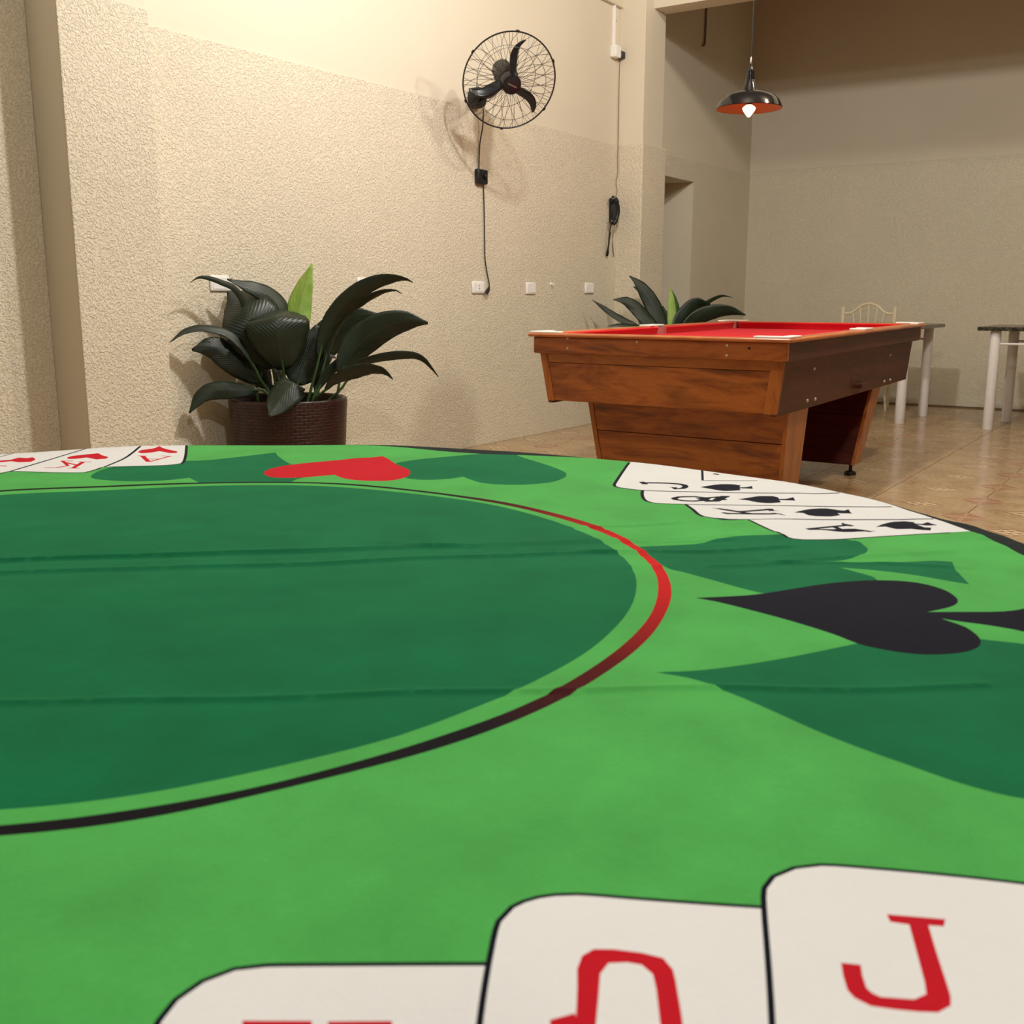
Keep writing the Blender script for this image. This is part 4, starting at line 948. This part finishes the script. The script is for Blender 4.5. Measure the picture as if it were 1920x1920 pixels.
BP = Vector((5.885, YT, 2.278))
MB().lathe([(0, 0), (.062, 0), (.066, .008), (.066, .05), (.056, .066), (0, .07)], BP, (0, -1, 0), n=32).build('wall_base', M['black_plastic'], fan, smooth=True)
arm_end = FC + fn * -.14 - fu * .055
MB().tube(catmull([BP + Vector((0, -.05, 0)), BP + Vector((-.03, -.12, .0)), BP.lerp(arm_end, .6) + Vector((0, 0, -.03)), arm_end], 6), .020, 10).build('arm', M['black_plastic'], fan, smooth=True)
MB().lathe([(0, -.035), (.026, -.03), (.028, .03), (0, .035)], arm_end, fr, n=16).build('tilt_joint', M['black_plastic'], fan, smooth=True)
YC = YT - .012
cord1 = [(5.925, YT - .05, 2.215), (5.945, YC - .02, 2.12), (5.938, YC, 2.0), (5.925, YC, 1.845)]
MB().tube(catmull(cord1, 6), .0042, 6).build('cord', M['black_plastic'], fan, smooth=True)
sw = MB(); sw.box((5.890, YT - .035, 1.748), (6.002, YT - .0005, 1.842)); swo = sw.build('inline_switch', M['black_plastic'], fan, bevel=.008, smooth=True)
MB().lathe([(0, 0), (.016, 0), (.016, .010), (.008, .014), (0, .014)], (5.965, YT - .035, 1.795), (0, -1, 0), n=18).build('speed_knob', M['black_plastic'], swo, smooth=True)
cord2 = [(5.978, YC, 1.75), (5.985, YC, 1.60), (5.990, YC, 1.40), (5.994, YC, 1.27), (6.02, YC, 1.17), (6.043, YC, 1.10), (6.030, YC - .006, 1.078)]
MB().tube(catmull(cord2, 6), .0038, 6).build('cord', M['black_plastic'], fan, smooth=True)
MB().tube([(6.032, YC - .006, 1.082), (6.018, YC - .012, 1.068), (5.995, YC - .016, 1.048), (5.985, YC - .016, 1.040)], [.006, .011, .014, .013], 10).build('plug', M['black_plastic'], fan, smooth=True)
for dz in (-.006, .006):
    MB().tube([(5.986, YC - .016, 1.041 + dz * .2), (5.972 + dz, YC - .016, 1.027 + dz)], .002, 6).build('pin', M['chrome'], fan)

# ================================================================== WALL PLATES
def plate(x0, x1, z0, z1, label, kind):
    cx, cz = (x0 + x1) / 2, (z0 + z1) / 2
    t = thing('socket_plate' if kind else 'blank_plate', label, 'socket' if kind else 'wall plate', (cx, YT, cz), 'white plates along the left wall')
    MB().box((x0, YT - .012, z0), (x1, YT + .0, z1)).build('cover', M['white_plastic'], t, bevel=.006, smooth=True)
    MB().box((x0 + .012, YT - .0145, z0 + .010), (x1 - .012, YT - .011, z1 - .010)).build('panel', M['white_plastic'], t, bevel=.003, smooth=True)
    if kind:
        MB().box((cx - .012, YT - .0165, cz - .022), (cx + .012, YT - .013, cz + .022)).build('outlet', M['white_plastic'], t, bevel=.003)
        for dz in (-.007, .012):
            MB().lathe([(0, .0), (.0042, 0), (.0042, .001), (0, .001)], (cx, YT - .0162, cz + dz), (0, -1, 0), n=10).build('pin_hole', M['dark_hole'], t)
plate(3.622, 3.744, 1.037, 1.114, 'white plate half hidden by the near plant, nearest the pilaster', 0)
plate(4.706, 4.822, 1.045, 1.122, 'white socket plate just above the leaves right of the near plant', 1)
plate(5.850, 5.992, 1.037, 1.118, 'white socket plate behind the loose black fan plug', 1)
plate(6.514, 6.644, 1.036, 1.120, 'blank white plate right of the plugged fan socket', 0)
plate(7.372, 7.512, 1.046, 1.128, 'blank white plate nearest the column, above the pool table', 0)
hk = thing('wall_hook', 'tiny white screw hook between the two blank plates', 'hook', (6.867, YT, 1.112))
MB().lathe([(.010, 0), (.010, .004), (.004, .006), (.004, .018), (.008, .020), (.008, .026), (0, .027)], (6.867, YT, 1.112), (0, -1, 0), n=12).build('screw_eye', M['white_plastic'], hk, smooth=True)
MB().lathe([(0, 0), (.013, 0), (.013, .002), (0, .002)], (6.867, YT, 1.112), (0, -1, 0), n=14).build('rosette', M['white_plastic'], hk)

# socket box with adapter and conduit, near the column
jb = thing('junction_box', 'white surface socket box high on the wall by the column', 'socket box', (7.775, YT, 2.858))
MB().box((7.735, YW - .055, 2.860), (7.815, YW, 2.948)).build('box', M['white_plastic'], jb, bevel=.005, smooth=True)
MB().box((7.810, YW - .050, 2.866), (7.826, YW - .01, 2.940)).build('outlet_face', M['white_plastic'], jb, bevel=.003)
MB().box((7.762, YW - .022, 2.948), (7.784, YW, 3.244)).build('conduit', M['white_plastic'], jb, bevel=.003)
ad = thing('power_adapter', 'small black plug adapter in the high socket box', 'adapter', (7.855, YW - .03, 2.862))
MB().box((7.828, YW - .058, 2.866), (7.884, YW - .012, 2.918)).build('body', M['black_plastic'], ad, bevel=.006, smooth=True)
MB().tube(catmull([(7.865, YW - .03, 2.868), (7.872, YW - .014, 2.80), (7.876, YW - .012, 2.5), (7.878, YW - .012, 2.23), (7.868, YW - .017, 2.1), (7.872, YW - .018, 2.0), (7.845, YW - .018, 1.93), (7.862, YW - .02, 1.86), (7.815, YW - .03, 1.802)], 5), .0028, 5).build('wire', M['grey_wire'], ad, smooth=True)
MB().lathe([(0, 0), (.009, 0), (.009, .004), (0, .005)], (7.814, YW, 3.140), (0, -1, 0), n=10).build('grommet', M['black_plastic'], ad)

# wall telephone
ph = thing('wall_phone', 'black wall handset phone hanging beside the column', 'phone', (7.775, YT, 1.60))
MB().box((7.750, YT - .035, 1.612), (7.827, YT, 1.800)).build('cradle', M['black_plastic'], ph, bevel=.008, smooth=True)
hs = [(7.730, YT - .062, 1.792), (7.745, YT - .078, 1.75), (7.755, YT - .082, 1.69), (7.745, YT - .072, 1.63), (7.720, YT - .058, 1.597)]
MB().tube(catmull(hs, 5), [.022 if (i < 5 or i > 15) else .017 for i in range(21)], 10).build('handset', M['black_plastic'], ph, smooth=True)
MB().lathe([(0, -.012), (.026, -.010), (.028, .008), (.02, .014), (0, .014)], (7.727, YT - .05, 1.785), (-.4, .9, .1), n=18).build('earpiece', M['black_plastic'], ph, smooth=True)
MB().lathe([(0, -.012), (.024, -.010), (.026, .008), (.02, .014), (0, .014)], (7.727, YT - .046, 1.612), (-.4, .9, -.1), n=18).build('mouthpiece', M['black_plastic'], ph, smooth=True)
loopc = catmull([(7.707, YT - .05, 1.60), (7.697, YT - .04, 1.52), (7.703, YT - .03, 1.43), (7.697, YT - .02, 1.37), (7.707, YT - .016, 1.345), (7.719, YT - .02, 1.37), (7.715, YT - .028, 1.45), (7.731, YT - .03, 1.53)], 8)
cb = MB()
coil = []
for i, q in enumerate(loopc[:-1]):
    for k in range(4):
        q2 = q.lerp(loopc[i + 1], k / 4); a = (i * 4 + k) * 1.57
        coil.append(q2 + Vector((math.cos(a), math.sin(a), 0)) * .006)
cb.tube(coil, .003, 5)
cb.build('coiled_cord', M['black_plastic'], ph, smooth=True)
MB().tube(catmull([(7.745, YT - .01, 1.612), (7.743, YT - .008, 1.56), (7.731, YT - .02, 1.53)], 5), .0025, 5).build('wire', M['grey_wire'], ph)
MB().tube(catmull([(7.815, YT - .01, 1.615), (7.827, YT - .012, 1.56), (7.810, YT - .012, 1.50), (7.805, YT - .012, 1.42), (7.823, YT - .012, 1.36), (7.833, YT - .012, 1.342), (7.829, YT - .012, 1.36), (7.813, YT - .012, 1.44), (7.797, YT - .012, 1.55)], 5), .0022, 5).build('wire', M['grey_wire'], ph)

# hanging cable on the far part of the left wall
cbl = MB(); cbl.tube(catmull([(9.53, YW - .012, 4.29), (9.52, YW - .012, 3.6), (9.512, YW - .012, 3.35), (9.505, YW - .014, 3.29), (9.48, YW - .016, 3.268), (9.462, YW - .016, 3.262)], 6), .009, 8)
co = cbl.build('hanging_cable', M['grey_wire'], None, smooth=True)
tag(co, 'short dark cable hanging down the wall left of the pendant lamp', 'cable')

# ================================================================== PENDANT LAMP
LX, LY, LZ = 5.827, 2.298, 2.032
lamp = thing('pendant_lamp', 'black enamel pendant lamp with copper inside over the pool table', 'lamp', (LX, LY, LZ))
LO = (LX, LY, LZ)
outer_p = [(.177, .000), (.180, .003), (.172, .022), (.160, .044), (.138, .064), (.105, .079), (.070, .086), (.046, .088)]
inner_p = [(r - .0035, z - .003) for r, z in outer_p]
en = NT('black_enamel', 0.13, 0.0, 0.4); en.col(srgb(14, 14, 17))
cp = NT('copper_lining', 0.5, 0.0, .3); cp.col(srgb(176, 108, 76))
MB().lathe(outer_p, LO, n=64, cap=False).build('shade', en.mat, lamp, smooth=True, sharp=60)
MB().lathe([(.1785, .0005), (.1745, .0)] + inner_p[1:] + [(.030, .083)], LO, n=64, cap=False).build('shade_lining', cp.mat, lamp, smooth=True, sharp=60)
MB().lathe([(.050, .086), (.044, .098), (.032, .125), (.026, .150), (.024, .152), (.024, .166), (.021, .168), (.021, .196), (.015, .200), (.006, .232), (.003, .236), (0, .236)], LO, n=40).build('neck', en.mat, lamp, smooth=True, sharp=35)
MB().lathe([(.0035, .232), (.005, .24), (.004, .262), (.0025, .268), (0, .268)], LO, n=12).build('cord_grip', M['chrome'], lamp, smooth=True)
MB().tube([(LX, LY, LZ + .26), (LX + .002, LY, 3.0), (LX, LY, ZC - .03)], .0028, 6).build('cord', M['black_plastic'], lamp)
MB().lathe([(.05, 0), (.05, .02), (.02, .035), (0, .035)], (LX, LY, ZC - .035), (0, 0, 1), n=24).build('canopy', en.mat, lamp, smooth=True)
MB().lathe([(0, .02), (.019, .02), (.019, .075), (0, .075)], LO, n=20).build('bulb_holder', M['black_plastic'], lamp)
gl = NT('amber_bulb', 0.1); gl.col(srgb(255, 190, 110))
gl.b.inputs['Emission Color'].default_value = (1.0, .66, .30, 1); gl.b.inputs['Emission Strength'].default_value = 6.5
MB().lathe([(.012, .022), (.030, .010), (.036, .002), (.030, -.012), (.018, -.028), (.011, -.036), (.008, -.042), (0, -.043)], LO, n=28).build('bulb', gl.mat, lamp, smooth=True, label='glowing amber bulb')

# ================================================================== GRANITE TABLES AND CHAIR
def gtable(label, x0, x1, y0, y1, legs):
    t = thing('granite_table', label, 'table', ((x0 + x1) / 2, (y0 + y1) / 2, 0), 'granite tables by the back wall')
    MB().box((x0, y0, .768), (x1, y1, .798)).build('tabletop', M['granite'], t, bevel=.006, smooth=True)
    for (x, y) in legs:
        MB().lathe([(0, 0), (.038, 0), (.040, .004), (.040, .752), (.036, .768), (0, .768)], (x, y, 0), n=28).build('leg', M['white_metal'], t, smooth=True)
    ys = sorted(set(round(l[1], 2) for l in legs)); xs = sorted(set(round(l[0], 1) for l in legs))
    la, lb, lc, ld = legs
    MB().tube([(la[0], la[1], .668), (lb[0], lb[1], .668)], .009, 8).build('stretcher', M['white_metal'], t, smooth=True)
    MB().tube([(lc[0], lc[1], .668), (ld[0], ld[1], .668)], .009, 8).build('stretcher', M['white_metal'], t, smooth=True)
gtable('dark granite table with white round legs at the right frame edge', 8.885, 9.85, 0.20, 1.565, [(8.965, 1.44), (8.965, .33), (9.615, 1.405), (9.615, .33)])
gtable('dark granite table with white round legs mostly behind the pool table', 8.885, 9.87, 2.0, 3.35, [(8.985, 2.118), (8.985, 3.22), (9.69, 2.094), (9.69, 3.22)])

ch = thing('metal_chair', 'cream metal chair with arched spindle back behind the pool table', 'chair', (10.14, 2.75, 0))
CB = 10.26
yl, yr = 3.015, 2.535
for y in (yl, yr):
    MB().tube([(CB - .03, y, 0), (CB - .005, y, .45), (CB, y, .70), (CB + .01, y, .935)], [.014, .018, .019, .020], 8).build('back_leg', M['cream_metal'], ch, smooth=True)
yc = (yl + yr) / 2
arch = [(CB + .006, yl - .015, .875), (CB + .006, yl - .055, .873), (CB + .006, yl - .105, .893), (CB + .006, yl - .160, .942), (CB + .006, yc, .967), (CB + .006, yr + .160, .944), (CB + .006, yr + .105, .895), (CB + .006, yr + .055, .875), (CB + .006, yr + .015, .877)]
MB().tube(catmull(arch, 6), .012, 8).build('arched_top', M['cream_metal'], ch, smooth=True)
MB().tube([(CB, yl, .56), (CB, yr, .56)], .009, 8).build('lower_rail', M['cream_metal'], ch, smooth=True)
for f, zt_ in ((-.15, .90), (-.082, .944), (0, .962), (.082, .944), (.150, .90)):
    MB().tube([(CB + .004, yc + f * .55, .56), (CB + .006, yc + f, zt_)], .0078, 6).build('spindle', M['cream_metal'], ch, smooth=True)
MB().box((9.945, yr - .01, .44), (CB - .02, yl + .01, .475)).build('seat', M['cream_metal'], ch, bevel=.012, smooth=True)
for y in (yl - .04, yr - .0):
    MB().tube([(9.975, y - .05 if y < 2.7 else y, 0), (9.985, y, .44)], [.011, .015], 8).build('front_leg', M['cream_metal'], ch, smooth=True)
MB().tube([(9.98, yl - .04, .2), (CB - .02, yl, .2)], .008, 6).build('side_rail', M['cream_metal'], ch)
MB().tube([(9.98, yr - .03, .2), (CB - .02, yr, .2)], .008, 6).build('side_rail', M['cream_metal'], ch)
